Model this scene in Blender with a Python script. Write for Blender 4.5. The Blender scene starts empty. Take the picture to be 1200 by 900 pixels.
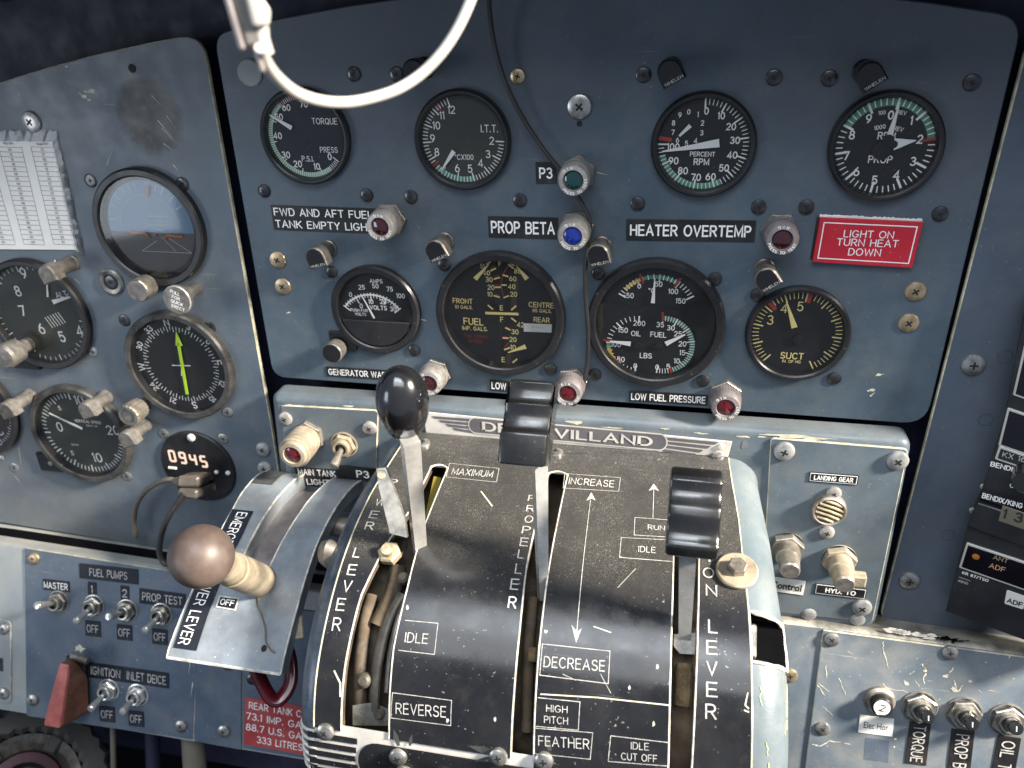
import bpy, math, random
from mathutils import Vector, Matrix
random.seed(7)
S = bpy.context.scene
COL = S.collection
V = Vector
# ------------------------------------------------------------------ coordinates
# (u, v, w): right along the dashboard, up, out towards the pilot; metres. World X = u, Z = v, Y = -w.
T = Matrix.Rotation(math.radians(90), 4, 'X')
FPX = 973.82
_a, _b, _c = (math.radians(x) for x in (26.34065716, -12.6883542, 1.70083652))
ROT = Matrix.Rotation(_c, 3, 'Z') @ Matrix.Rotation(_a, 3, 'X') @ Matrix.Rotation(_b, 3, 'Y')
ROTI = ROT.transposed()
CAM = ROTI @ V((0, 0, .535))
# ------------------------------------------------------------------ camera
cd = bpy.data.cameras.new('camera'); cam = bpy.data.objects.new('camera', cd); COL.objects.link(cam)
cd.sensor_width = 36; cd.lens = 36 * FPX / 1200; cd.clip_start = .01; cd.clip_end = 50
cam.matrix_world = T @ Matrix.Translation(CAM) @ ROTI.to_4x4()
cd.dof.use_dof = True; cd.dof.focus_distance = .47; cd.dof.aperture_fstop = 10.0
S.camera = cam
# ------------------------------------------------------------------ light
S.view_settings.view_transform = 'Standard'; S.view_settings.look = 'None'
S.view_settings.exposure = 0.12; S.view_settings.gamma = 1
W_ = bpy.data.worlds.new('World'); S.world = W_; W_.use_nodes = True
bg = W_.node_tree.nodes['Background']; bg.inputs[0].default_value = (.66, .78, 1, 1); bg.inputs[1].default_value = .32
def lamp(name, pos, target, sx, sy, power, col):
    l = bpy.data.lights.new(name, 'AREA'); l.shape = 'RECTANGLE'; l.size = sx; l.size_y = sy; l.energy = power; l.color = col
    o = bpy.data.objects.new(name, l); COL.objects.link(o)
    p, t = T @ V(pos), T @ V(target)
    q = (p - t).to_track_quat('Z', 'Y')
    o.matrix_world = Matrix.Translation(p) @ q.to_matrix().to_4x4()
    return o
# low sun through the right-hand window, roof window and left side window
sd = V((1.25, .74, .27)).normalized()
lamp('sunlit_window', V((0, 0, .05)) + sd * 2.6, (0, -.02, .05), .34, .34, 315, (1, .90, .77))
lamp('roof_window', (-.05, 1.05, .62), (0, 0, .1), .7, .30, 5.0, (.86, .93, 1))
lamp('side_window', (-1.0, .02, .92), (-.2, .05, 0), .32, .46, 2.2, (.84, .92, 1))
lamp('rear_reflection_lamp', (.10, 1.08, .98), (0, 0, .05), 1.2, .5, 8.0, (.92, .96, 1))  # area lamp added high behind the pilot for highlights on the knobs

# ------------------------------------------------------------------ materials
MATS = {}
def nodes(name):
    m = bpy.data.materials.new(name); m.use_nodes = True; MATS[name] = m
    nt = m.node_tree; b = nt.nodes['Principled BSDF']
    return m, nt, b
def N(nt, t, **k):
    n = nt.nodes.new(t)
    for a, x in k.items():
        if a in n.inputs: n.inputs[a].default_value = x
        else: setattr(n, a, x)
    return n
def noise(nt, vec, scale, detail=4, rough=.6, dist=0):
    n = N(nt, 'ShaderNodeTexNoise'); n.inputs['Scale'].default_value = scale; n.inputs['Detail'].default_value = detail
    n.inputs['Roughness'].default_value = rough; n.inputs['Distortion'].default_value = dist
    nt.links.new(vec, n.inputs['Vector']); return n.outputs['Fac']
def ramp(nt, fac, a, b, lo=0., hi=1.):
    n = N(nt, 'ShaderNodeMapRange'); n.interpolation_type = 'SMOOTHSTEP'
    n.inputs[1].default_value = a; n.inputs[2].default_value = b; n.inputs[3].default_value = lo; n.inputs[4].default_value = hi
    nt.links.new(fac, n.inputs[0]); return n.outputs[0]
def mathn(nt, op, a, b):
    n = N(nt, 'ShaderNodeMath', operation=op)
    for i, x in enumerate((a, b)):
        if isinstance(x, (int, float)): n.inputs[i].default_value = x
        else: nt.links.new(x, n.inputs[i])
    return n.outputs[0]
def mixc(nt, fac, a, b):
    n = N(nt, 'ShaderNodeMix', data_type='RGBA')
    if isinstance(fac, (int, float)): n.inputs[0].default_value = fac
    else: nt.links.new(fac, n.inputs[0])
    for i, x in ((6, a), (7, b)):
        if isinstance(x, tuple): n.inputs[i].default_value = (*x, 1) if len(x) == 3 else x
        else: nt.links.new(x, n.inputs[i])
    return n.outputs[2]
DUST = (.42, .36, .27)
def paint(name, col, rough=.45, metal=0., var=.25, speck=0., speckcol=DUST, dustcol=DUST, dust=0., scratch=0., scratchcol=(.55, .55, .5),
          bump=.05, bscale=900, film=0., coat=0., vscale=14, spec=.5, grime=0.):
    m, nt, b = nodes(name)
    tc = N(nt, 'ShaderNodeTexCoord').outputs['Object']
    f = ramp(nt, noise(nt, tc, vscale, 6, .65), .3, .7)
    lo = tuple(c * (1 - var) for c in col); hi = tuple(min(1, c * (1 + var)) for c in col)
    c = mixc(nt, f, lo, hi)
    r = ramp(nt, noise(nt, tc, 60, 5), .25, .75, max(.02, rough - .08), rough + .1)
    if grime:
        g = ramp(nt, noise(nt, tc, 45, 8, .75, .6), .5, .75, 0, grime); c = mixc(nt, g, c, tuple(x * .35 for x in DUST))
    if film:
        g = ramp(nt, noise(nt, tc, 30, 8, .7), .35, .75, 0, film); c = mixc(nt, g, c, DUST)
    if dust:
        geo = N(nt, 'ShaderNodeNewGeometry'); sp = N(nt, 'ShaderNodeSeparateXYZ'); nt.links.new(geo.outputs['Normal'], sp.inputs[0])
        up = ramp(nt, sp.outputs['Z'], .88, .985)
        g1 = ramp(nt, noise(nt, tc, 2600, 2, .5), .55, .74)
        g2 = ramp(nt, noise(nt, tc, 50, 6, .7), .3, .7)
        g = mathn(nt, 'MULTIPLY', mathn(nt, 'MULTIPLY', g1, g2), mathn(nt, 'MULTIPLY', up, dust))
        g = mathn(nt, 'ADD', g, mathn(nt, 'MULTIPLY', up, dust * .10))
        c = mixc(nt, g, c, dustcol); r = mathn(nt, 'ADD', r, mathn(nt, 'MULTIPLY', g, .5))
    if speck:
        s1 = ramp(nt, noise(nt, tc, 520, 2, .5), .69, .73); s2 = ramp(nt, noise(nt, tc, 26, 4, .7), .40, .62)
        c = mixc(nt, mathn(nt, 'MULTIPLY', mathn(nt, 'MULTIPLY', s1, s2), speck), c, speckcol)
    if scratch:
        for i, (rz, sc) in enumerate(((.5, 1), (-.8, 1.4), (1.3, .8))):
            mp = N(nt, 'ShaderNodeMapping'); mp.inputs['Rotation'].default_value = (.1 * i, .15 * i, rz); mp.inputs['Scale'].default_value = (8 * sc, 420 * sc, 40)
            nt.links.new(tc, mp.inputs[0])
            s = ramp(nt, noise(nt, mp.outputs[0], 1, 2, .5, .35), .72, .76)
            k = ramp(nt, noise(nt, tc, 18 + 9 * i, 3), .5, .66)
            c = mixc(nt, mathn(nt, 'MULTIPLY', mathn(nt, 'MULTIPLY', s, k), scratch), c, scratchcol)
    nt.links.new(c, b.inputs['Base Color']); nt.links.new(r, b.inputs['Roughness'])
    b.inputs['Metallic'].default_value = metal; b.inputs['Specular IOR Level'].default_value = spec
    if coat: b.inputs['Coat Weight'].default_value = coat; b.inputs['Coat Roughness'].default_value = .12
    if bump:
        bn = N(nt, 'ShaderNodeBump'); bn.inputs['Strength'].default_value = bump; bn.inputs['Distance'].default_value = .0004
        nt.links.new(noise(nt, tc, bscale, 3), bn.inputs['Height']); nt.links.new(bn.outputs[0], b.inputs['Normal'])
    return m
PANEL = (.064, .095, .125)
paint('panel', PANEL, .42, var=.16, speck=.55, speckcol=(.35, .36, .33), scratch=.25, bump=.10, film=.10)
paint('panel_left', (.088, .117, .148), .42, var=.12, speck=.5, speckcol=(.4, .4, .36), scratch=.3, bump=.10, film=.14)
paint('panel_right', (.074, .094, .126), .36, var=.15, speck=.5, speckcol=(.35, .36, .33), scratch=.1, bump=.08, film=.05)
paint('panel_low', (.060, .090, .132), .42, var=.2, speck=.8, scratch=.35, bump=.10, film=.14)
paint('housing', (.092, .122, .148), .42, var=.2, speck=.6, scratch=.25, bump=.10, film=.12, dust=.6)  # dust on up-facing parts also paints a cream sunlit look on the top bevel
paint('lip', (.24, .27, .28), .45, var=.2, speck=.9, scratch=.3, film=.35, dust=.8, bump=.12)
paint('right_low', (.105, .138, .172), .42, var=.22, speck=.9, speckcol=(.5, .47, .36), scratch=.55, film=.28, bump=.12)
paint('worn_metal', (.30, .29, .26), .4, .5, var=.5, grime=.7, film=.35, bump=.2, vscale=60)
paint('edge_cream', (.48, .45, .33), .5, var=.35, vscale=120)
paint('edge_white', (.54, .52, .47), .5, var=.45, vscale=150, grime=.6)
paint('primer', (.50, .50, .22), .6, var=.3, vscale=200)
paint('chip', (.60, .57, .44), .6, var=.2, vscale=200)
paint('scuff', (.052, .054, .054), .6, var=.35, vscale=160, scratch=.9, speck=.8, bump=.3)
paint('back_dark', (.006, .008, .028), .6, var=.3)
paint('hood', (.010, .012, .034), .7, var=.3, bump=.2)
paint('void', (.003, .003, .004), .9, spec=.05, var=.3)
paint('black_bezel', (.013, .013, .015), .34, var=.3, speck=.25, bump=.12, film=.012)
paint('grey_bezel', (.075, .074, .070), .3, .5, var=.45, film=.06, speck=.3, vscale=60)
paint('dial_black', (.013, .013, .014), .6, var=.2, speck=.15)
paint('dial_navy', (.016, .018, .028), .6, var=.2, speck=.2)
paint('dial_olive_reflect', (.045, .047, .038), .6, var=.2, speck=.2)  # dark dial with the olive reflection in its glass painted into the colour
paint('dial_brown', (.040, .026, .024), .6, var=.2)
paint('ink', (.92, .91, .87), .6, var=.05)
paint('ink_cream', (.86, .72, .30), .6, var=.08)
paint('ink_white', (.88, .88, .86), .5, var=.05)
paint('ink_worn', (.46, .45, .43), .55, var=.35, vscale=400, grime=.5)
paint('ink_grey', (.40, .40, .38), .6, var=.3, vscale=300)
paint('green', (.10, .30, .20), .6); paint('green_pale', (.25, .46, .30), .6); paint('red', (.42, .05, .04), .6); paint('yellow', (.70, .46, .05), .6)
paint('red_dim', (.25, .03, .035), .6)
paint('ink_black', (.02, .02, .02), .6)
paint('tape', (.012, .012, .013), .32, var=.3, speck=.25, film=.05, bump=.05)
paint('tape_navy', (.013, .017, .027), .5, spec=.25, var=.3, speck=.35, film=.02, bump=.05)
paint('tape_white', (.70, .69, .65), .45, var=.08, speck=.2, speckcol=(.3, .28, .24))
paint('placard_red', (.52, .018, .035), .35, var=.12, speck=.5, scratch=.3, scratchcol=(.7, .4, .4))
paint('placard_red_old', (.36, .03, .035), .45, var=.2, speck=.7, film=.15)
paint('screw_black', (.075, .075, .078), .24, .7, var=.4, vscale=200)
paint('screw_steel', (.42, .41, .38), .32, .85, var=.35, grime=.4, vscale=200)
paint('screw_brass', (.52, .40, .25), .35, .8, var=.3, grime=.3, vscale=200)
paint('screw_paint', (.30, .31, .31), .4, .3, var=.3, film=.3, vscale=150)
paint('recess', (.008, .008, .008), .7)
paint('nickel', (.38, .36, .32), .3, .85, var=.35, grime=.35, film=.2, vscale=120)
paint('nickel_dirty', (.27, .245, .21), .4, .6, var=.35, grime=.45, film=.25, vscale=120)
paint('lamp_body', (.38, .355, .33), .4, .45, var=.25, film=.1, grime=.2, vscale=120, bump=.15)
paint('lamp_body_dim', (.27, .24, .245), .4, .45, var=.2, film=.2, vscale=120, bump=.15)
paint('post_metal', (.13, .12, .108), .4, .55, var=.5, grime=.4, film=.2, vscale=160, bump=.2)
paint('post_black', (.011, .011, .013), .3, .1, var=.3)
paint('post_worn', (.17, .16, .148), .4, .4, var=.4, grime=.35, film=.1, vscale=160, bump=.2)
paint('chrome', (.62, .61, .58), .2, .6, var=.2, grime=.25, vscale=90)
paint('steel', (.52, .52, .50), .28, .5, var=.25, grime=.35, scratch=.3, vscale=50)
paint('knob_black', (.009, .009, .010), .18, metal=.05, spec=1., var=.2, speck=.25, bump=.02, coat=.5)
paint('knob_worn', (.009, .009, .009), .24, spec=.9, var=.4, speck=.2, bump=.02, coat=.4)
paint('knob_brown', (.085, .060, .052), .42, var=.25, film=.12, bump=.05, vscale=40)
paint('collar', (.30, .255, .185), .5, .1, var=.3, grime=.4, vscale=80, bump=.2)
paint('quad_black', (.012, .013, .016), .18, var=.3, grime=.12, speck=.5, speckcol=(.42, .40, .35), scratch=.35, scratchcol=(.3, .3, .29), dust=1.15, dustcol=(.30, .285, .25), bump=.05, film=.02)
paint('quad_blue', (.058, .085, .125), .32, .3, var=.4, speck=.8, scratch=.35, film=.25, grime=.3, bump=.1, vscale=30)
paint('quad_pale', (.115, .150, .172), .42, var=.15, speck=.7, speckcol=(.5, .45, .32), film=.15, bump=.15)
paint('bracket', (.25, .29, .33), .38, .25, var=.25, speck=1., speckcol=(.62, .60, .55), film=.25, scratch=.3, bump=.12, vscale=40)
paint('inner_grime', (.050, .034, .020), .85, var=.85, film=.12, grime=.75, bump=.5, bscale=300, vscale=50)
paint('arm_dirty', (.10, .088, .072), .55, .2, var=.7, grime=.85, film=.15, vscale=70, bump=.3)
paint('felt', (.13, .090, .045), .95, var=.6, grime=.5, bump=1.0, bscale=500, vscale=120)
paint('brass_nut', (.50, .42, .28), .45, .5, var=.4, grime=.5, vscale=120)
paint('olive_strip', (.30, .24, .04), .5, .2, var=.3)
paint('red_gloss', (.085, .004, .010), .22, var=.2, coat=.4)
paint('guard_red_lit', (.46, .12, .10), .45, var=.25, film=.15, speck=.4, vscale=60)  # front face colour brightened to look lit
paint('guard_side', (.22, .09, .055), .5, var=.35, grime=.4, vscale=80)
paint('white_cable', (.46, .44, .40), .4, var=.05, bump=.02)
paint('plug_grey', (.12, .115, .11), .45, var=.1)
paint('cable_black', (.03, .028, .028), .4, var=.2)
paint('cable_tan', (.15, .125, .10), .45, var=.2)
paint('plug_dusty', (.085, .072, .06), .4, var=.3, film=.12, vscale=80)
paint('radio_black', (.017, .018, .022), .42, var=.25, bump=.15, speck=.2)
paint('radio_frame', (.50, .49, .45), .4, .2, var=.15)
paint('screen', (.006, .005, .009), .12, var=.2)
paint('lcd', (.16, .145, .11), .35, var=.1)
paint('amber', (.40, .14, .02), .35, var=.1)
paint('paper', (.84, .81, .76), .55, var=.08, speck=.1)
paint('paper_line', (.22, .21, .20), .6)
paint('badge_silver', (.68, .65, .60), .42, .2, var=.15, film=.12, vscale=60)
paint('badge_grey', (.11, .105, .12), .45, var=.15, film=.12)
paint('sky_blue', (.20, .37, .55), .35, var=.12); paint('horizon_brown', (.12, .11, .105), .4, var=.2)
paint('orange', (.80, .24, .05), .5); paint('arrow_green', (.50, .78, .04), .5)
paint('rubber_grey', (.06, .058, .055), .6, var=.35, bump=.3, film=.03)
paint('maroon', (.06, .012, .02), .5, var=.3)
paint('rod_cream', (.11, .10, .075), .5, var=.3)
paint('fuzz', (.74, .74, .72), .8, var=.2, bump=.5)
paint('iridescent', (.34, .34, .30), .3, .7, var=.5, film=.3, vscale=60)
def lens(name, col):
    m, nt, b = nodes(name); b.inputs['Base Color'].default_value = (*col, 1); b.inputs['Roughness'].default_value = .08
    tc = N(nt, 'ShaderNodeTexCoord').outputs['Object']
    nt.links.new(mixc(nt, noise(nt, tc, 300, 3), tuple(c * .5 for c in col), col), b.inputs['Base Color'])
    b.inputs['Coat Weight'].default_value = 1.; b.inputs['Coat Roughness'].default_value = .03
lens('lens_red', (.125, .003, .009)); lens('lens_dark_red', (.055, .008, .012)); lens('lens_green', (.004, .055, .055)); lens('lens_blue', (.008, .03, .32))
def glassmat(name, tint=(1, 1, 1), gl=1., rough=.03, base=.02):
    m, nt, b = nodes(name); nt.nodes.remove(b)
    out = nt.nodes['Material Output']
    tr = N(nt, 'ShaderNodeBsdfTransparent'); tr.inputs[0].default_value = (*tint, 1)
    g = N(nt, 'ShaderNodeBsdfGlossy'); g.inputs['Roughness'].default_value = rough
    fr = N(nt, 'ShaderNodeFresnel'); fr.inputs[0].default_value = 1.5
    tc = N(nt, 'ShaderNodeTexCoord').outputs['Object']
    d = N(nt, 'ShaderNodeBsdfDiffuse'); d.inputs[0].default_value = (.5, .48, .42, 1)
    mx = N(nt, 'ShaderNodeMixShader'); nt.links.new(mathn(nt, 'MULTIPLY', fr.outputs[0], gl), mx.inputs[0])
    nt.links.new(tr.outputs[0], mx.inputs[1]); nt.links.new(g.outputs[0], mx.inputs[2])
    m2 = N(nt, 'ShaderNodeMixShader'); nt.links.new(ramp(nt, noise(nt, tc, 60, 6, .7), .3, .8, 0, base * 2), m2.inputs[0])
    nt.links.new(mx.outputs[0], m2.inputs[1]); nt.links.new(d.outputs[0], m2.inputs[2]); nt.links.new(m2.outputs[0], out.inputs[0])
glassmat('glass', (1, 1, 1), .55, .02, .002); glassmat('glass_dusty', (1, 1, 1), .7, .04, .006); glassmat('glass_hazy', (1, 1, 1), 1.0, .06, .014)
glassmat('film', (1, 1, 1), 1.2, .2, .10)
def glow(name, col, s):
    m, nt, b = nodes(name); b.inputs['Base Color'].default_value = (.3, .2, .15, 1)
    tc = N(nt, 'ShaderNodeTexCoord').outputs['Object']
    nt.links.new(mixc(nt, noise(nt, tc, 200, 2), tuple(c * .8 for c in col), col), b.inputs['Emission Color'])
    b.inputs['Emission Strength'].default_value = s
glow('led', (1, .74, .58), .9); glow('amber_text', (.9, .35, .06), .22); glow('green_text', (.2, .45, .15), .12)

def tone_patch(mat, c, rad, col, k=.85, soft=.25):
    """A soft-edged patch of another tone, at c in the object's own coordinates."""
    nt = MATS[mat].node_tree; b = nt.nodes['Principled BSDF']; src = b.inputs['Base Color'].links[0].from_socket
    tc = N(nt, 'ShaderNodeTexCoord').outputs['Object']
    d = N(nt, 'ShaderNodeVectorMath', operation='DISTANCE'); nt.links.new(tc, d.inputs[0]); d.inputs[1].default_value = c
    e = mathn(nt, 'ADD', d.outputs['Value'], mathn(nt, 'MULTIPLY', mathn(nt, 'SUBTRACT', noise(nt, tc, 90, 6, .7), .5), rad * .55))
    m = ramp(nt, e, rad * (1 - soft), rad * (1 + soft), k, 0)
    m = mathn(nt, 'MULTIPLY', m, ramp(nt, noise(nt, tc, 240, 6, .75), .25, .5, .55, 1))
    nt.links.new(mixc(nt, m, src, col), b.inputs['Base Color'])
# ------------------------------------------------------------------ frames and picking
class Fr:
    """A plane in the cockpit: origin and in-plane axes in (u, v, w)."""
    def __init__(s, o, x, y):
        s.o = V(o); s.x = V(x).normalized(); s.y = (V(y) - s.x * V(y).dot(s.x)).normalized(); s.z = s.x.cross(s.y)
    def M(s, p=(0, 0, 0), rot=0.):
        o = s.o + s.x * p[0] + s.y * p[1] + s.z * p[2]
        m = Matrix((s.x, s.y, s.z)).transposed().to_4x4(); m.translation = o
        return m @ Matrix.Rotation(rot, 4, 'Z')
    def hit(s, px, py, h=0.):
        d = ray(px, py); t = (s.o + s.z * h - CAM).dot(s.z) / d.dot(s.z); q = CAM + d * t - s.o
        return V((q.dot(s.x), q.dot(s.y)))
def ray(px, py): return ROTI @ V(((px - 600) / FPX, (450 - py) / FPX, -1))
def atdepth(px, py, z): return CAM + ray(px, py) * z
def pix(p):
    q = ROT @ (V(p) - CAM); return V((600 - FPX * q[0] / q[2], 450 + FPX * q[1] / q[2]))
MP = Fr((0, 0, 0), (1, 0, 0), (0, 1, 0))                 # dashboard face

# ------------------------------------------------------------------ mesh builder
FONT = {}
def E_(cx, cy, rx, ry, a0, a1):
    n = max(3, int(abs(a1 - a0) / 18)); return [(cx + rx * math.cos(math.radians(a0 + (a1 - a0) * i / n)), cy + ry * math.sin(math.radians(a0 + (a1 - a0) * i / n))) for i in range(n + 1)]
GL = {  # engraved single-stroke capitals and figures: advance width, strokes
 'A': (.70, [[(0, 0), (.35, 1), (.70, 0)], [(.12, .33), (.58, .33)]]), 'B': (.60, [[(.30, .53), (0, .53), (0, 1)] + [(.02, 1)] + E_(.34, .765, .23, .235, 90, -90), [(0, .53), (0, 0)] + E_(.34, .265, .26, .265, -90, 90)]),
 'C': (.68, [E_(.36, .5, .36, .5, 42, 318)]), 'D': (.64, [[(0, 0), (0, 1)] + E_(.27, .5, .37, .5, 90, -90) + [(-.05, 0)]]), 'E': (.54, [[(.52, 1), (0, 1), (0, 0), (.54, 0)], [(0, .52), (.48, .52)]]),
 'F': (.52, [[(.52, 1), (0, 1), (0, 0)], [(0, .5), (.46, .5)]]), 'G': (.72, [E_(.36, .5, .36, .5, 42, 335) + [(.70, .44), (.42, .44)]]), 'H': (.62, [[(0, 0), (0, 1)], [(.62, 0), (.62, 1)], [(0, .52), (.62, .52)]]),
 'I': (.02, [[(.01, 0), (.01, 1)]]), 'J': (.42, [[(.42, 1)] + E_(.21, .25, .21, .25, 0, -180)]), 'K': (.62, [[(0, 0), (0, 1)], [(.58, 1), (.02, .40)], [(.20, .58), (.62, 0)]]), 'L': (.48, [[(0, 1), (0, 0), (.48, 0)]]),
 'M': (.74, [[(0, 0), (0, 1), (.37, .12), (.74, 1), (.74, 0)]]), 'N': (.64, [[(0, 0), (0, 1), (.64, 0), (.64, 1)]]), 'O': (.74, [E_(.37, .5, .37, .5, 0, 360)]), 'P': (.56, [[(0, 0), (0, 1)] + E_(.30, .735, .26, .265, 90, -90) + [(0, .47)]]),
 'Q': (.74, [E_(.37, .5, .37, .5, 0, 360), [(.44, .28), (.74, -.06)]]), 'R': (.60, [[(0, 0), (0, 1)] + E_(.32, .745, .25, .255, 90, -90) + [(0, .49)], [(.30, .49), (.60, 0)]]), 'S': (.58, [E_(.29, .75, .26, .25, 25, 270) + E_(.29, .25, .29, .25, 90, -155)[1:]]),
 'T': (.60, [[(0, 1), (.60, 1)], [(.30, 1), (.30, 0)]]), 'U': (.62, [[(0, 1)] + E_(.31, .31, .31, .31, 180, 360) + [(.62, 1)]]), 'V': (.66, [[(0, 1), (.33, 0), (.66, 1)]]), 'W': (.96, [[(0, 1), (.22, 0), (.48, .95), (.74, 0), (.96, 1)]]),
 'X': (.62, [[(0, 0), (.62, 1)], [(0, 1), (.62, 0)]]), 'Y': (.62, [[(0, 1), (.31, .45), (.62, 1)], [(.31, .45), (.31, 0)]]), 'Z': (.58, [[(0, 1), (.58, 1), (0, 0), (.58, 0)]]),
 '0': (.56, [E_(.28, .5, .28, .5, 0, 360)]), '1': (.16, [[(0, .84), (.14, 1), (.14, 0)]]), '2': (.54, [E_(.27, .72, .26, .28, 165, -38) + [(0, 0), (.55, 0)]]), '3': (.54, [E_(.25, .75, .24, .25, 150, -90), E_(.26, .26, .28, .26, 90, -155)]),
 '4': (.60, [[(.44, 0), (.44, 1), (0, .26), (.60, .26)]]), '5': (.54, [[(.48, 1), (.08, 1), (.05, .54)] + E_(.27, .33, .27, .33, 125, -150)]), '6': (.56, [E_(.28, .31, .28, .31, 0, 360), [(.01, .36), (.10, .70), (.36, 1)]]), '7': (.54, [[(0, 1), (.54, 1), (.20, 0)]]),
 '8': (.56, [E_(.28, .76, .23, .24, 0, 360), E_(.28, .26, .28, .26, 0, 360)]), '9': (.56, [E_(.28, .69, .28, .31, 0, 360), [(.55, .64), (.46, .30), (.20, 0)]]), '.': (.06, [[(.03, 0), (.03, .12)]]), '-': (.34, [[(0, .46), (.34, .46)]]), '/': (.40, [[(0, -.05), (.40, 1.05)]]), '°': (.26, [E_(.13, .86, .12, .13, 0, 360)]), ' ': (.26, [])}
def strokes(s, w):
    vs, fs, x, lay = [], [], 0., 0
    for ch in s:
        adv, pls = GL[ch]
        for pl in pls:
            P = [V(p) for p in pl]; closed = (P[0] - P[-1]).length < 1e-4; k = len(P); o = len(vs)
            for i, p in enumerate(P):
                a = P[i - 1] if i else (P[-2] if closed else None); c = P[i + 1] if i < k - 1 else (P[1] if closed else None)
                d1 = (p - a).normalized() if a is not None else None; d2 = (c - p).normalized() if c is not None else None
                d1 = d1 or d2; d2 = d2 or d1; n1 = V((-d1.y, d1.x)); n2 = V((-d2.y, d2.x)); m = n1 + n2
                m = m.normalized() if m.length > .2 else n1; m = m * (w / 2 / max(.45, m.dot(n1)))
                q = p - d2 * w * .35 if i == 0 and not closed else p + d1 * w * .35 if i == k - 1 and not closed else p
                vs += [(x + (q - m).x, (q - m).y * .9 + .05 - .5, lay), (x + (q + m).x, (q + m).y * .9 + .05 - .5, lay)]
            fs += [(o + 2 * i, o + 2 * i + 2, o + 2 * i + 3, o + 2 * i + 1) for i in range(k - 1)]; lay += 1
        x += adv + .22 + w * .25
    return vs, fs
def glyphs(s, bold):
    k = (s, bold)
    if k not in FONT and all(ch in GL for ch in s): FONT[k] = strokes(s, max(.07, .135 + bold * 2.2))
    if k not in FONT:
        c = bpy.data.curves.new('lettering', 'FONT'); c.body = s; c.resolution_u = 2; c.offset = bold; c.align_x = 'CENTER'
        o = bpy.data.objects.new('lettering', c); m = bpy.data.meshes.new_from_object(o)
        FONT[k] = ([(v.co.x / .69, v.co.y / .69 - .5, 0) for v in m.vertices], [tuple(p.vertices) for p in m.polygons])
        bpy.data.objects.remove(o); bpy.data.meshes.remove(m); bpy.data.curves.remove(c)
    return FONT[k]
def circle(r, n=32, cx=0, cy=0, a0=0.): return [(cx + r * math.cos(a0 + 2 * math.pi * i / n), cy + r * math.sin(a0 + 2 * math.pi * i / n)) for i in range(n)]
def area(p): return sum(p[i - 1][0] * p[i][1] - p[i][0] * p[i - 1][1] for i in range(len(p))) / 2
def inset(p, d):
    n = len(p); out = []
    for i in range(n):
        a, b, c = V(p[i - 1]), V(p[i]), V(p[(i + 1) % n])
        e1 = (b - a); e2 = (c - b)
        n1 = V((-e1.y, e1.x)); n2 = V((-e2.y, e2.x))
        n1 = n1.normalized() if n1.length > 1e-9 else n2.normalized(); n2 = n2.normalized() if n2.length > 1e-9 else n1
        m = n1 + n2; m = m.normalized() if m.length > 1e-6 else n1
        out.append(tuple(b + m * (d / max(.4, m.dot(n1)))))
    return out
def rpoly(p, r, n=5):
    if area(p) < 0: p = p[::-1]; r = r[::-1] if isinstance(r, list) else r
    out = []
    for i in range(len(p)):
        a, b, c = V(p[i - 1]), V(p[i]), V(p[(i + 1) % len(p)])
        ri = r[i] if isinstance(r, list) else r
        if ri <= 0: out.append(tuple(b)); continue
        d1 = (a - b).normalized(); d2 = (c - b).normalized()
        t = min(ri, (a - b).length * .45, (c - b).length * .45)
        for k in range(n + 1):
            q = k / n
            out.append(tuple((b + d1 * t) * (1 - q) ** 2 + b * 2 * q * (1 - q) + (b + d2 * t) * q * q))
    return out
def rrect(w, h, r, cx=0, cy=0): return rpoly([(cx - w / 2, cy - h / 2), (cx + w / 2, cy - h / 2), (cx + w / 2, cy + h / 2), (cx - w / 2, cy + h / 2)], r)
I4 = Matrix.Identity(4)
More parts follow.
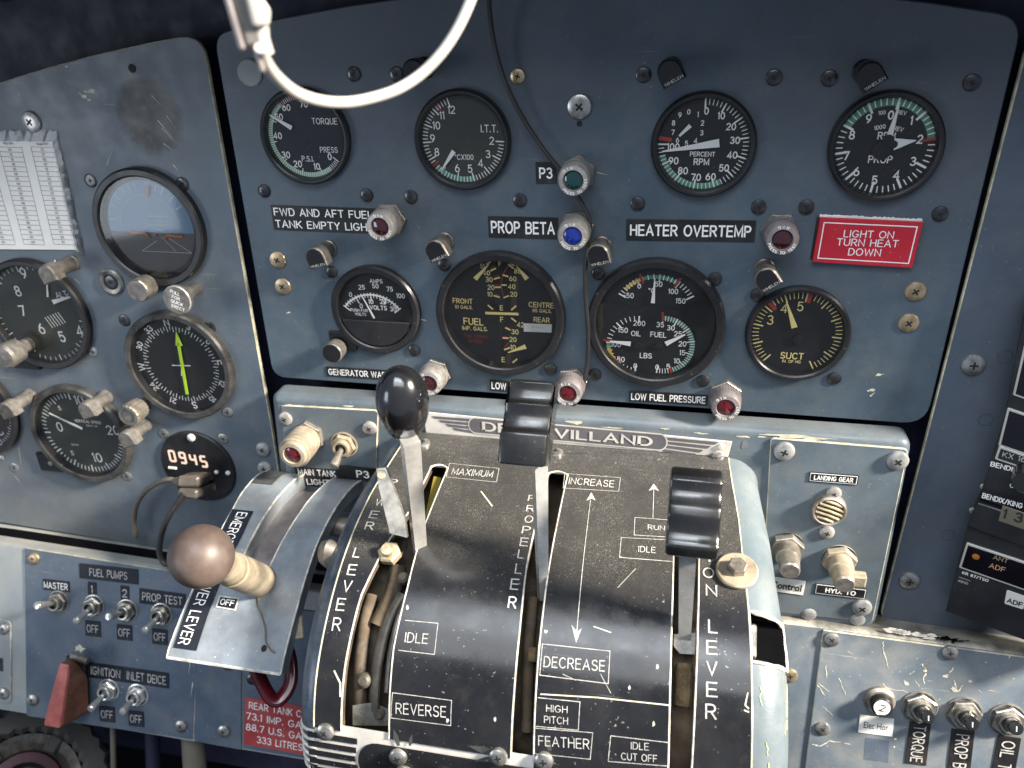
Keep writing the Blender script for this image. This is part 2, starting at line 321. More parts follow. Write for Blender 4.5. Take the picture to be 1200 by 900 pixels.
class MB:
    def __init__(s): s.v = []; s.f = []; s.m = []; s.mats = []
    def mi(s, m):
        if m not in s.mats: s.mats.append(m)
        return s.mats.index(m)
    def add(s, vs, fs, mat, M=None):
        o = len(s.v); s.v += [tuple(M @ V(x)) if M else tuple(x) for x in vs]
        if isinstance(mat, list): s.m += [s.mi(x) for x in mat]
        else: s.m += [s.mi(mat)] * len(fs)
        s.f += [tuple(o + i for i in f) for f in fs]; return s
    def lathe(s, prof, mat, n=40, M=None, a0=0., knurl=0.):
        vs, fs, ms = [], [], []; k = len(prof)
        for j in range(n):
            a = a0 + 2 * math.pi * j / n
            for (r, z) in prof:
                rr = r * (1 + (knurl if j % 2 else 0)); vs.append((rr * math.cos(a), rr * math.sin(a), z))
        for j in range(n):
            for i in range(k - 1):
                if prof[i][0] < 1e-9 and prof[i + 1][0] < 1e-9: continue
                a, b = j * k + i, ((j + 1) % n) * k + i
                fs.append((a, b, b + 1, a + 1)); ms.append(mat[min(i, len(mat) - 1)] if isinstance(mat, list) else mat)
        return s.add(vs, fs, ms, M)
    def plate(s, p, z0, z1, mat, ch=.0003, side=None, M=None, steps=1, bottom=False):
        if area(p) < 0: p = p[::-1]
        rings = [(p, z0)]
        for k in range(steps + 1):
            a = math.pi / 2 * k / steps
            rings.append((inset(p, ch * (1 - math.cos(a))), z1 - ch * (1 - math.sin(a))))
        n = len(p); vs = [(x, y, z) for q, z in rings for x, y in q]; fs, ms = [], []
        for r in range(len(rings) - 1):
            for i in range(n):
                j = (i + 1) % n; fs.append((r * n + i, r * n + j, (r + 1) * n + j, (r + 1) * n + i))
                ms.append((side or mat) if r < len(rings) - 1 else mat)
        fs.append(tuple((len(rings) - 1) * n + i for i in range(n))); ms.append(mat)
        if bottom: fs.append(tuple(reversed(range(n)))); ms.append(mat)
        return s.add(vs, fs, ms, M)
    def poly(s, p, z, mat, M=None):
        if area(p) < 0: p = p[::-1]
        return s.add([(x, y, z) for x, y in p], [tuple(range(len(p)))], mat, M)
    def box(s, c, d, mat, ch=.0005, M=None, r=0.):
        return s.plate(rrect(d[0], d[1], r or ch, c[0], c[1]), c[2] - d[2] / 2, c[2] + d[2] / 2, mat, ch, M=M, bottom=True)
    def text(s, t, x, y, z, cap, mat, rot=0., bold=0., wfit=None, M=None, sx=1., warp=None):
        vs, fs = glyphs(t, bold)
        if not vs: return s
        k = cap * sx
        if wfit:
            w = max(a[0] for a in vs) - min(a[0] for a in vs); k = wfit / w
        cx = (max(a[0] for a in vs) + min(a[0] for a in vs)) / 2
        c, sn = math.cos(rot), math.sin(rot)
        pts = [((a - cx) * k, b * cap, l * 3e-6) for a, b, l in vs]
        pts = [(x + a * c - b * sn, y + a * sn + b * c, l) for a, b, l in pts]
        return s.add([warp(a, b, l) for a, b, l in pts] if warp else [(a, b, z + l) for a, b, l in pts], fs, mat, M)
    def stroke(s, pts, w, z, mat, M=None, warp=None, taper=False):
        for i in range(len(pts) - 1):
            a, b = V(pts[i][:2]), V(pts[i + 1][:2]); d = b - a
            if d.length < 1e-9: continue
            n = V((-d.y, d.x)).normalized() * w / 2; e = d.normalized() * w * .3
            k = .15 if taper and i == len(pts) - 2 else 1
            q = [a - n - e, b - n * k + e, b + n * k + e, a + n - e]
            s.add([warp(*x) for x in q] if warp else [(x.x, x.y, z + i * 1e-6) for x in q], [(0, 1, 2, 3)], mat, M)
        return s
    def tick(s, cx, cy, r0, r1, a, w, z, mat):
        c, sn = math.cos(a), math.sin(a)
        return s.stroke([(cx + r0 * c, cy + r0 * sn), (cx + r1 * c, cy + r1 * sn)], w, z, mat)
    def band(s, cx, cy, r0, r1, a0, a1, z, mat, n=24):
        vs = []
        for i in range(n + 1):
            a = a0 + (a1 - a0) * i / n
            vs += [(cx + r0 * math.cos(a), cy + r0 * math.sin(a), z), (cx + r1 * math.cos(a), cy + r1 * math.sin(a), z)]
        f = [(2 * i, 2 * i + 1, 2 * i + 3, 2 * i + 2) for i in range(n)]
        if a1 < a0: f = [q[::-1] for q in f]
        return s.add(vs, f, mat)
    def tube(s, pts, r, mat, n=10, M=None, caps=True, closed=False, flat=1.):
        pts = [V(p) for p in pts]; k = len(pts); vs = []; up = None
        for i, p in enumerate(pts):
            if closed: t = (pts[(i + 1) % k] - pts[i - 1]).normalized()
            else: t = (pts[min(i + 1, k - 1)] - pts[max(i - 1, 0)]).normalized()
            if up is None: up = t.orthogonal().normalized()
            up = (up - t * up.dot(t)).normalized(); sd_ = t.cross(up)
            rr = r[i] if isinstance(r, (list, tuple)) else r
            for j in range(n):
                a = 2 * math.pi * j / n; vs.append(p + up * rr * math.cos(a) + sd_ * rr * flat * math.sin(a))
        fs = []
        for i in range(k if closed else k - 1):
            for j in range(n):
                a, b = i * n + j, i * n + (j + 1) % n; c, d = ((i + 1) % k) * n + (j + 1) % n, ((i + 1) % k) * n + j
                fs.append((a, b, c, d))
        if caps and not closed: fs += [tuple(reversed(range(n))), tuple((k - 1) * n + j for j in range(n))]
        return s.add(vs, fs, mat, M)
    def needle(s, a, b, w0, w1, z, mat, th=.0004):
        a, b = V(a), V(b); n = (b - a).normalized(); n = V((-n.y, n.x))
        return s.plate([tuple(a - n * w0 / 2), tuple(b - n * w1 / 2), tuple(b + n * w1 / 2), tuple(a + n * w0 / 2)], z, z + th, mat, .00008, bottom=True)
    def mesh(s, name):
        me = bpy.data.meshes.new(name); me.from_pydata(s.v, [], s.f)
        for m in s.mats: me.materials.append(MATS[m])
        me.polygons.foreach_set('material_index', s.m)
        me.polygons.foreach_set('use_smooth', [True] * len(s.f)); me.update()
        me.set_sharp_from_angle(angle=math.radians(32))
        return me
    def build(s, name, parent=None, M=None):
        o = bpy.data.objects.new(name, s.mesh(name)); COL.objects.link(o)
        if parent: o.parent = parent
        if M is not None: o.matrix_world = (T @ M) if parent is None else M
        return o
def smooth(pts, n=8):
    P = [V(p) for p in pts]; out = []
    for i in range(len(P) - 1):
        p0, p1, p2, p3 = P[max(i - 1, 0)], P[i], P[i + 1], P[min(i + 2, len(P) - 1)]
        for k in range(n):
            t = k / n
            out.append(.5 * ((2 * p1) + (p2 - p0) * t + (2 * p0 - 5 * p1 + 4 * p2 - p3) * t * t + (3 * p1 - p0 - 3 * p2 + p3) * t ** 3))
    return out + [P[-1]]
def tag(o, label, cat, group=None):
    o['label'] = label; o['category'] = cat
    if group: o['group'] = group
    return o
def thing(name, label, cat, M, group=None):
    o = bpy.data.objects.new(name, None); o.empty_display_size = .01; COL.objects.link(o); o.matrix_world = T @ M
    return tag(o, label, cat, group)
def struct(o): o['kind'] = 'structure'; return o
def share(name, mesh, parent, M):
    o = bpy.data.objects.new(name, mesh); COL.objects.link(o); o.parent = parent; o.matrix_local = M; return o
def dirM(o, z, up=(0, 1, 0)):
    z = V(z).normalized(); x = V(up).cross(z)
    if x.length < 1e-4: x = V((1, 0, 0)).cross(z)
    x.normalize(); y = z.cross(x); m = Matrix((x, y, z)).transposed().to_4x4(); m.translation = V(o); return m
def pxscale(fr, px, py, h=0): return abs(fr.hit(px, py - 5, h).y - fr.hit(px, py + 5, h).y) / 10

# ------------------------------------------------------------------ screws (shared meshes, children of what they hold)
def screw_mesh(r, mat, dome=.45, recess=True, flat=False):
    b = MB(); h = r * dome if not flat else r * .12
    b.lathe([(r, 0), (r, h * .35), (r * .93, h * .68), (r * .72, h * .9), (r * .4, h), (0, h * 1.02)], mat, 24)
    if recess:
        for a in (0, math.pi / 2):
            c, s_ = math.cos(a), math.sin(a); q = []
            for x, y in ((-.36, -.085), (.36, -.085), (.36, .085), (-.36, .085)): q.append((r * (x * c - y * s_), r * (x * s_ + y * c)))
            b.plate(q, h * .5, h * 1.06 + a * 1e-6, 'recess', .00002)
    return b.mesh('screw')
SM = {}
def screws(fr, parent, pts, r, mat, **k):
    """pts in photograph pixels, resolved onto the real plate surface fr."""
    key = (r, mat, tuple(sorted(k.items())))
    if key not in SM: SM[key] = screw_mesh(r, mat, **k)
    inv = (T.inverted() @ parent.matrix_world).inverted()
    for px, py in pts:
        p = fr.hit(px, py, .001); share('screw', SM[key], parent, inv @ fr.M((p.x, p.y, 0), random.random() * 3))

# ------------------------------------------------------------------ setting: board behind the panels, hood, floor
b = MB(); b.plate([(-.75, -.45), (.75, -.45), (.75, .30), (-.75, .30)], -.035, -.022, 'back_dark', .001)
struct(b.build('bulkhead', None, MP.M()))
b = MB()
hood = [(-.75, .165), (-.5, .208), (-.25, .236), (0, .25), (.25, .246), (.5, .225), (.75, .19)]
hp = [tuple(p) for p in smooth([V((x, y, 0)) for x, y in hood], 6)]
vs = []; n_ = len(hp)
for x, y, _ in hp: vs += [(x, y, -.022), (x, y, .085), (x, y + .012, .095), (x, y + .05, .07), (x, y + .06, -.05)]
fs = [(i * 5 + k, (i + 1) * 5 + k, (i + 1) * 5 + k + 1, i * 5 + k + 1) for i in range(n_ - 1) for k in range(4)]
b.add(vs, fs, 'hood'); struct(b.build('glareshield', None, MP.M()))
b = MB(); b.plate([(-.9, -.3), (.9, -.3), (.9, .9), (-.9, .9)], -.01, 0, 'void', .001)
FLOOR = Fr((0, -.62, .35), (1, 0, 0), (0, 0, -1)); struct(b.build('cockpit_floor', None, FLOOR.M((0, -.3, 0))))

# ------------------------------------------------------------------ dashboard panels
def outline(fr, pts, h=0.): return [tuple(fr.hit(x, y, h)) for x, y in pts]
def chips(b, fr, strokes, mat='chip', z=.00012):
    for w, pts in strokes: b.stroke([tuple(fr.hit(x, y)) for x, y in pts], w, z, mat, taper=True)
def blob(b, fr, px, py, rx, ry, mat, z=.0001, n=26, jag=.18, rot=0.):
    p = []
    for i in range(n):
        a = 2 * math.pi * i / n; k = 1 + jag * (random.random() * 2 - 1)
        x, y = rx * k * math.cos(a), ry * k * math.sin(a)
        p.append(tuple(fr.hit(px + x * math.cos(rot) - y * math.sin(rot), py + x * math.sin(rot) + y * math.cos(rot))))
    b.poly(p, z, mat)
def arc_top(a, b, sag, n=10):
    a, b = V(a), V(b); d = (b - a); nn = V((-d.y, d.x)).normalized()
    return [tuple(a + d * i / n + nn * sag * 4 * (i / n) * (1 - i / n)) for i in range(1, n)]
def panel(name, label, pts, rad, mat, edge, extra=None, th=.003, fr=MP, arcs=None):
    P = [tuple(fr.hit(*p)) for p in pts]
    if arcs:
        i, sag = arcs; P = P[:i + 1] + arc_top(P[i], P[i + 1], sag) + P[i + 1:]
        rad = rad[:i + 1] + [0] * 9 + rad[i + 1:]
    if area(P) < 0: P = P[::-1]; rad = rad[::-1]
    t = thing(name, label, 'panel', fr.M())
    b = MB(); b.plate(rpoly(P, rad), -th, 0, mat, .0006, side=edge)
    if extra: extra(b)
    b.build('plate', t); return t
def ex_main(b):
    chips(b, MP, [(.0009, [(1027, 440), (1036, 438)]), (.0012, [(1017, 458), (1025, 456)]), (.0010, [(1020, 464), (1025, 460)]), (.0007, [(493, 374), (500, 376)]), (.0006, [(336, 367), (340, 366)]), (.0004, [(700, 202), (712, 205)])])
    for x, y, r in ((1030, 439, 3), (1022, 457, 3.5), (339, 366, 1.6), (497, 375, 1.2)): blob(b, MP, x, y, r, r * .5, 'chip', .00016)
    b.poly(circle(.0016, 14, *MP.hit(679, 145)), .0002, 'recess')
MAIN = panel('instrument_panel', 'centre blue-grey instrument panel carrying the engine and fuel gauges',
    [(250, 40), (1200, 20), (1085, 498), (320, 442)], [.010, .012, .014, .010], 'panel', 'panel', ex_main, arcs=(0, .020))
def ex_left(b):
    tone_patch('panel_left', (*MP.hit(175, 136), 0), .0215, (.045, .042, .040), .9, .16); tone_patch('panel_left', (*MP.hit(40, 125), 0), .03, (.24, .23, .21), .15, .6); tone_patch('panel_left', (*MP.hit(60, 575), 0), .07, (.26, .25, .23), .22, .7)  # a dark stain, then two broad paler patches
    tone_patch('panel', (*MP.hit(1120, 60), 0), .09, (.095, .095, .108), .5, .8); tone_patch('panel', (*MP.hit(470, 30), 0), .09, (.085, .086, .10), .5, .8)  # broad greyer patches near the upper edge of the main panel
    chips(b, MP, [(.0005, [(185, 141), (210, 170)]), (.0004, [(178, 112), (190, 125)]), (.0005, [(190, 150), (206, 168)]), (.0004, [(195, 135), (206, 150)]), (.0006, [(203, 193), (209, 200)]), (.0004, [(125, 193), (132, 176)]), (.0009, [(93, 109), (106, 118)]), (.0011, [(99, 107), (113, 109)]), (.0005, [(192, 168), (202, 176)]), (.0005, [(88, 327), (94, 332)]), (.0005, [(60, 430), (66, 433)]), (.0006, [(22, 524), (25, 545)]), (.0006, [(18, 558), (24, 566)]), (.0004, [(177, 473), (187, 476)])])
    for x, y, r in ((108, 106, 4), (99, 113, 3.5), (105, 117, 2.5), (78, 78, 1.8)): blob(b, MP, x, y, r, r * .6, 'chip', .00018)
    b.poly(circle(.0026, 16, *MP.hit(155, 80)), .0002, 'recess')
LEFT = panel('instrument_panel', 'left flight instrument panel with attitude indicator and cream worn right edge',
    [(-230, 205), (236, 39), (318, 500), (344, 668), (-150, 588)], [.01, .016, 0, .005, .005], 'panel_left', 'edge_cream', ex_left, arcs=(0, .012))
def ex_right(b):
    for x, y in ((1178, 418), (1155, 492), (1111, 627), (1136, 745)): b.band(*MP.hit(x, y), .0036, .0040, 0, 6.283, .0001, 'scuff')
RIGHT = panel('instrument_panel', 'right dark blue panel beside the stack of avionics radios',
    [(1207, 40), (1420, 60), (1330, 800), (1030, 728)], [.01, 0, 0, .010], 'panel_right', 'edge_cream', ex_right)
screws(MP, MAIN, [(414, 87), (309, 224), (429, 229), (481, 231), (609, 235), (754, 88), (747, 239), (889, 243), (907, 91), (972, 92), (1139, 97), (945, 243), (1102, 251), (464, 87), (888, 346)], .0041, 'screw_black', dome=.4)
screws(MP, MAIN, [(388, 319), (520, 311), (485, 411), (701, 321), (838, 327), (645, 433), (697, 439), (824, 447), (978, 444)], .0040, 'screw_black', dome=.4)
screws(MP, MAIN, [(606.5, 89.5)], .0042, 'screw_brass'); screws(MP, MAIN, [(325, 305), (331, 336), (1073, 342), (1065, 379)], .0056, 'screw_brass', dome=.3)
screws(MP, MAIN, [(679, 125)], .0068, 'screw_steel', dome=.4)
screws(MP, LEFT, [(36, 143)], .0068, 'screw_steel', dome=.35); screws(MP, LEFT, [(105, 212), (213, 216), (145, 376), (245, 385)], .0045, 'screw_black', flat=True)
screws(MP, LEFT, [(108, 413), (16, 549), (148, 559), (191, 509), (261, 515), (266, 484)], .0042, 'screw_steel', flat=True); screws(MP, LEFT, [(308, 527), (310, 549)], .0055, 'screw_paint')
screws(MP, RIGHT, [(1141, 428), (1066, 681)], .0064, 'screw_steel', dome=.35)
# cup washer screw and blanking plug
t = thing('cup_washer_screw', 'dark screw in a wide bright cup washer at lower left of the attitude indicator', 'screw', MP.M((*MP.hit(131, 330), 0)))
b = MB(); b.lathe([(.0095, 0), (.0094, .0012), (.008, .0020), (.0055, .0012)], 'nickel'); b.build('cup_washer', t)
share('screw', screw_mesh(.005, 'screw_black', flat=True), t, Matrix.Translation((0, 0, .0010)))
b = MB(); b.lathe([(.0078, 0), (.0078, .0008), (.007, .0014), (0, .0016)], 'lip', 28)
tag(b.build('blanking_plug', None, MP.M((*MP.hit(293, 85), 0))), 'round grey blanking plug under the white cable plug at panel corner', 'plug')

# ------------------------------------------------------------------ gauges
def deg(x): return math.radians(x)
class Gauge:
    def __init__(s, name, label, u, v, R, dial='dial_black', bezel='black_bezel', lip=.0032, h=.0050, cat='gauge', glass='glass', dh=.0006, ink='ink', group='round gauges on the instrument panels'):
        k = (CAM.z - h) / CAM.z; u = CAM.x + (u * .535 - CAM.x) * k; v = CAM.y + (v * .535 - CAM.y) * k
        R *= .535 * .985
        s.c = V((u, v)); s.R = R; s.ri = R - lip; s.dh = dh; s.h = h; s.ink = ink
        s.t = thing(name, label, cat, MP.M((u, v, 0)), group)
        b = MB(); b.lathe([(R, 0), (R, h - .0014), (R - .0012, h), (s.ri + .0008, h - .0001), (s.ri, h - .0008), (s.ri - .0008, dh)], [bezel, bezel, bezel, bezel, 'black_bezel'], 64); b.build('bezel', s.t)
        s.d = MB(); s.d.poly(circle(s.ri - .0003, 64), dh, dial); s.n = MB(); s.gl = glass
    def p(s, px, py, z=None): q = MP.hit(px, py, s.dh if z is None else z) - s.c; return (q.x, q.y)
    def txt(s, items, cap=None, mat=None, bold=.022, rot=0., sx=.92):
        for it in items:
            t, px, py = it[:3]; c = it[3] if len(it) > 3 else cap; r = it[4] if len(it) > 4 else rot
            s.d.text(t, *s.p(px, py), s.dh + .00025, c * pxscale(MP, px, py), mat or s.ink, r, bold, sx=sx)
        return s
    def ticks(s, a0, a1, n, major, r1, lmaj, lmin, wmaj=.0009, wmin=.0005, c=(0, 0), mat=None, skip=()):
        for i in range(n + 1):
            if i in skip: continue
            a = deg(a0 + (a1 - a0) * i / n); M_ = i % major == 0
            s.d.tick(*c, r1 - (lmaj if M_ else lmin), r1, a, wmaj if M_ else wmin, s.dh + .00020, mat or s.ink)
        return s
    def arc(s, a0, a1, r0, r1, mat, c=(0, 0), z=.00012): s.d.band(*c, r0, r1, deg(a0), deg(a1), s.dh + z, mat, 30); return s
    def mark(s, pts, w, mat=None, z=.00022): s.d.stroke([s.p(*q) for q in pts], w, s.dh + z, mat or s.ink); return s
    def needle(s, a, b, w0, w1, mat='ink_white', name='needle', hub=None):
        z = s.dh + .0012; m = MB(); m.needle(s.p(*a, z), s.p(*b, z), w0, w1, z, mat)
        if hub: m.lathe([(hub, s.dh), (hub, z + .0007), (0, z + .0008)], 'dial_black', 16, Matrix.Translation((*s.p(*a, z), 0)))
        m.build(name, s.t); return s
    def done(s):
        s.d.build('dial', s.t)
        b = MB(); b.lathe([(s.ri - .0004, s.h - .0014), (s.ri * .6, s.h - .0012), (0, s.h - .0011)], s.gl, 48); b.build('glass', s.t); return s
g = Gauge('torque_gauge', 'torque pressure gauge with needle near 50, partly behind the white cable', -.2281, .2865, .0528, 'dial_navy')
r = g.ri - .0008
g.arc(-55, -232, r - .0026, r, 'green_pale'); g.ticks(-38, -270, 70, 10, r, .0042, .0026, .0006, .0004)
for a in (-238, -252): g.d.tick(0, 0, r - .0032, r, deg(a), .0011, g.dh + .0003, 'red')
g.txt([('60', 335.7, 126), ('70', 356, 122), ('50', 327, 137), ('40', 325.3, 159), ('30', 335.2, 181.3), ('20', 348.8, 192), ('10', 371.5, 195), ('0', 386.5, 183.5)], 7.6)
g.txt([('TORQUE', 380.5, 142, 7.4), ('PRESS', 385.5, 175.5, 6.6), ('P.S.I.', 360.8, 186, 6.6)], bold=.004, sx=.85)
g.needle((342, 150), (315, 134), .0028, .0006); g.done()
g = Gauge('temperature_gauge', 'interturbine temperature gauge with olive-grey reflection painted on its face and needle near 7', -.0476, .2845, .0530, 'dial_olive_reflect', 'black_bezel')
r = g.ri - .0010
g.arc(-74, -137, r - .003, r, 'green'); g.ticks(-2, -250, 50, 5, r, .0046, .0028, .0007, .0005)
for a in (-141, -233): g.d.tick(0, 0, r - .004, r, deg(a), .0010, g.dh + .0003, 'red')
g.txt([('12', 529, 128.5), ('11', 518, 135), ('10', 511.5, 147), ('9', 507, 162), ('8', 512, 178), ('6', 536, 197), ('5', 551, 197.6), ('4', 563, 191), ('3', 572, 180.5), ('2', 576, 164.8)], 9.2, bold=.006)
g.txt([('I.T.T.', 573.5, 150.7, 9), ('°CX100', 544, 184, 6.4)], bold=.003, sx=.85)
g.needle((532, 177), (516.5, 201), .0028, .0005); g.done()
g = Gauge('rpm_gauge', 'percent RPM gauge with small inner dial and long needle near 97', .2040, .2822, .0526, 'dial_black')
r = g.ri - .0010
g.arc(-62, -165, r - .0030, r, 'green'); g.ticks(91, -180, 50, 5, r, .0046, .0028, .0008, .00045)
g.d.tick(0, 0, r - .0062, r, deg(172), .0020, g.dh + .0003, 'red')
g.txt([('0', 828, 130), ('10', 845.3, 135.5), ('20', 856.5, 148.3), ('30', 861.3, 164.3), ('40', 857.9, 181.6), ('50', 848.5, 196.8), ('60', 832.8, 207), ('70', 815.7, 207.7), ('80', 800.3, 200), ('90', 789.3, 188.3), ('100', 789, 172)], 8.2)
g.txt([('0', 807.2, 131), ('1', 817.9, 134), ('2', 823, 144), ('3', 822.4, 155.5), ('4', 815, 164.8), ('5', 804.5, 168), ('6', 794, 164), ('7', 788.8, 155), ('8', 789.3, 144), ('9', 796.8, 134.7)], 6)
g.txt([('PERCENT', 823.2, 180.5, 5.4), ('RPM', 822, 189.5, 7.6)], bold=.02)
g.needle((843, 167.5), (776, 177.5), .0044, .0007).needle((809, 147), (796, 159.5), .0022, .0012, name='small_needle'); g.done()
g = Gauge('propeller_rpm_gauge', 'propeller RPM gauge with two pointers at the upper right of panel', .3764, .2826, .0532, 'dial_black')
r = g.ri - .0012
g.arc(154, 10, r - .0036, r, 'green'); g.ticks(82, -278, 50, 5, r, .0050, .0030, .0012, .0006, skip=(50,))
g.d.tick(0, 0, r - .0060, r, deg(10), .0014, g.dh + .0003, 'red')
g.txt([('0', 1044, 134.7), ('1', 1068, 141), ('2', 1077.5, 163), ('3', 1070, 189), ('4', 1050, 205), ('5', 1024.8, 211), ('6', 1003.7, 201), ('7', 992, 182.4), ('8', 998.4, 158), ('9', 1018, 139)], 10.2)
g.txt([('100', 1033.5, 132, 4.6, .15), ('REV', 1057, 132, 4.6, -.15), ('1000', 1031, 149, 5, .2), ('REV', 1053, 151, 5, -.2), ('RPM', 1039, 159, 8.6), ('PROP', 1031.5, 186.7, 8.6)], bold=.016)
g.needle((1041, 164), (1054.7, 119.5), .0034, .0003, hub=.0028).needle((1047, 169), (1073.5, 164.5), .0062, .0004, name='small_needle', hub=.0020)
b = MB(); b.lathe([(.0048, g.dh + .0003), (.0048, g.dh + .0012), (0, g.dh + .0013)], 'dial_black', 24, Matrix.Translation((*g.p(1033, 176), 0))); b.build('hub', g.t); g.done()
# ammeter
g = Gauge('ammeter', 'ammeter with arched white scale above a black half cover', -.1665, .0840, .0562, 'dial_black', 'black_bezel', lip=.0046)
cov = [g.p(397, 372.5, .002), g.p(480.5, 378, .002)]
cy = (cov[0][1] + cov[1][1]) / 2
b = MB(); pts = [(g.ri * .97 * math.cos(a), g.ri * .97 * math.sin(a)) for a in [deg(180 + math.degrees(math.asin(-cy / g.ri))) + (math.pi - 2 * math.asin(-cy / g.ri)) * i / 24 for i in range(25)]]
b.plate(pts, g.dh, g.h - .0008, 'black_bezel', .0004); b.build('lower_cover', g.t)
c0 = g.p(438.7, 385); sc_r = V(g.p(440, 345)) - V(c0); rr = sc_r.length
g.arc(142, 38, rr - .0012, rr, 'ink', c0); g.ticks(142, 38, 20, 5, rr + .0006, .0052, .0030, .0008, .0005, c0)
g.txt([('AMPS', 440.8, 329.3, 4.6), ('0', 411, 345), ('25', 423.7, 336.5), ('50', 440, 335), ('75', 456.8, 338.7), ('100', 469.5, 346.5), ('0', 423.5, 358.4), ('10', 434.7, 353.3), ('20', 449, 353.3), ('30', 461, 362)], 5.4)
g.txt([('VOLTS', 443.5, 360.5, 5), ('PUSH FOR', 421, 363.4, 3.3), ('VOLTS', 422.7, 368, 3.3)], bold=.02)
g.needle((438.7, 373), (424.5, 347), .0013, .0006); g.done()
b = MB(); q = V(g.p(402, 399)); b.box((q.x, q.y, .0012), (.018, .013, .0024), 'black_bezel', .0006); b.build('corner_lug', g.t)
q = MP.hit(389, 414, .013) - g.c
b = MB(); b.lathe([(.0042, 0), (.0042, .004), (.0066, .0045), (.0068, .0128), (.0062, .0136), (0, .0136)], ['black_bezel', 'nickel_dirty', 'post_worn', 'post_worn', 'post_black'], 36, Matrix.Translation((q.x, q.y, 0)), knurl=.02); b.build('knob', g.t)
# fuel quantity
g = Gauge('fuel_gauge', 'large fuel quantity gauge with cream markings for front, centre and rear tanks', -.0133, .0858, .0766, 'dial_black', 'black_bezel', lip=.0052, h=.0066, ink='ink_cream', glass='glass_dusty')
P6 = lambda x, y: (500 + x / 5.622, 290 + y / 5.622)
for t_, x, y, c in (('51', 367, 122, 28), ('40', 393, 167, 32), ('30', 412, 210, 32), ('20', 423, 262, 32), ('10', 417, 307, 32), ('F', 483, 107, 32), ('80', 600, 155, 32), ('60', 568, 205, 32), ('40', 560, 257, 32), ('20', 572, 307, 32), ('E', 493, 397, 32), ('F', 495, 473, 32), ('42', 618, 508, 32), ('30', 582, 555, 32), ('20', 568, 605, 32), ('10', 570, 657, 32), ('E', 505, 738, 32), ('FRONT', 237, 352, 32), ('51 GALS.', 245, 392, 22), ('CENTRE', 755, 378, 34), ('85 GALS.', 760, 417, 22), ('FUEL', 308, 487, 44), ('IMP. GALS.', 318, 533, 26), ('REAR', 758, 476, 32)):
    g.txt([(t_, *P6(x, y), c / 5.622)], bold=.016)
for t_, x, y in (('TAIL DOWN', 323, 585), ('IN RED', 323, 617)): g.txt([(t_, *P6(x, y), 3.9)], mat='red_dim', bold=.0)
for a, c in (((405, 380), (435, 405)), ((560, 410), (588, 385)), ((560, 465), (588, 487)), ((568, 757), (595, 735)), ((423, 152), (455, 137)), ((445, 207), (480, 197)), ((453, 261), (490, 261)), ((445, 317), (480, 327)), ((508, 330), (540, 318)), ((490, 247), (525, 247)), ((500, 180), (535, 190)), ((540, 112), (570, 135)), ((398, 110), (420, 93)), ((553, 103), (575, 118)), ((520, 528), (550, 542)), ((503, 595), (537, 597)), ((513, 672), (548, 660))): g.mark([P6(*a), P6(*c)], .0010)
for a in ([(425, 132), (447, 122)], [(447, 190), (478, 180)], [(450, 245), (485, 243)], [(540, 115), (500, 180), (490, 247), (508, 330)], [(455, 307), (480, 315)], [(518, 522), (545, 530)], [(503, 588), (530, 588)], [(515, 655), (535, 630)]): g.mark([P6(*q) for q in a], .0005, 'red')
g.mark([P6(392, 431), P6(600, 438)], .0017, z=.00024)
g.d.poly([g.p(*P6(*q)) for q in ((640, 498), (825, 505), (823, 560), (640, 553))], g.dh + .0003, 'tape_white'); g.d.text('80 imp gals', *g.p(*P6(735, 522)), g.dh + .0004, .0012, 'ink_grey', -.05)
g.needle(P6(320, 208), P6(412, 108), .0030, .0004, 'ink_cream').needle(P6(662, 208), P6(585, 112), .0030, .0004, 'ink_cream').needle(P6(652, 652), P6(535, 692), .0030, .0004, 'ink_cream'); g.done()
# oil and fuel
g = Gauge('engine_gauge', 'large triple gauge for oil temperature, oil pressure and fuel pressure', .1659, .0847, .0768, 'dial_black', 'black_bezel', lip=.0052, h=.0066, glass='glass')
P7 = lambda x, y: (680 + x / 5.294, 290 + y / 5.294)
A = lambda c, x, y: math.degrees(math.atan2(*(V(g.p(*P7(x, y))) - V(c)).yx))
def rad_(c, x, y): return (V(g.p(*P7(x, y))) - V(c)).length
c1 = g.p(*P7(465, 415)); R1 = rad_(c1, 487, 172)
a_m, a_0, a_50, a_100, a_150 = A(c1, 240, 285), A(c1, 345, 190), A(c1, 495, 172), A(c1, 612, 222), A(c1, 695, 305)
g.arc(A(c1, 272, 255), A(c1, 372, 195), R1 - .0022, R1, 'yellow', c1); g.arc(A(c1, 385, 192), a_100, R1 - .0022, R1, 'green', c1)
for s0, s1, n in ((a_m, a_0, 6), (a_0, a_50, 4), (a_50, a_100, 5), (a_100, a_150, 5)): g.ticks(s0, s1, n, n, R1 + .0004, .0044, .0028, .0009, .0005, c1)
for x, y in ((375, 176), (606, 215)): g.d.tick(*c1, R1 - .0035, R1 + .0020, deg(A(c1, x, y)), .0012, g.dh + .0003, 'red')
c2 = g.p(*P7(352, 602)); R2 = rad_(c2, 343, 772); a_b, a_t = A(c2, 341, 770), A(c2, 366, 430)
if a_b > 0: a_b -= 360
if a_t > -90: a_t -= 360
g.ticks(a_b, a_t, 20, 5, R2, .0042, .0028, .0009, .0005, c2)
al = a_b + (a_t - a_b) * .25; g.arc(al, a_b + (a_t - a_b) * .42, R2 - .0022, R2, 'yellow', c2, .00024); g.arc(a_b + (a_t - a_b) * .42, a_b + (a_t - a_b) * .49, R2 - .0022, R2, 'green_pale', c2, .00024)
for k in (.24, .52): g.d.tick(*c2, R2 - .0030, R2 + .0020, deg(a_b + (a_t - a_b) * k), .0012, g.dh + .0004, 'red')
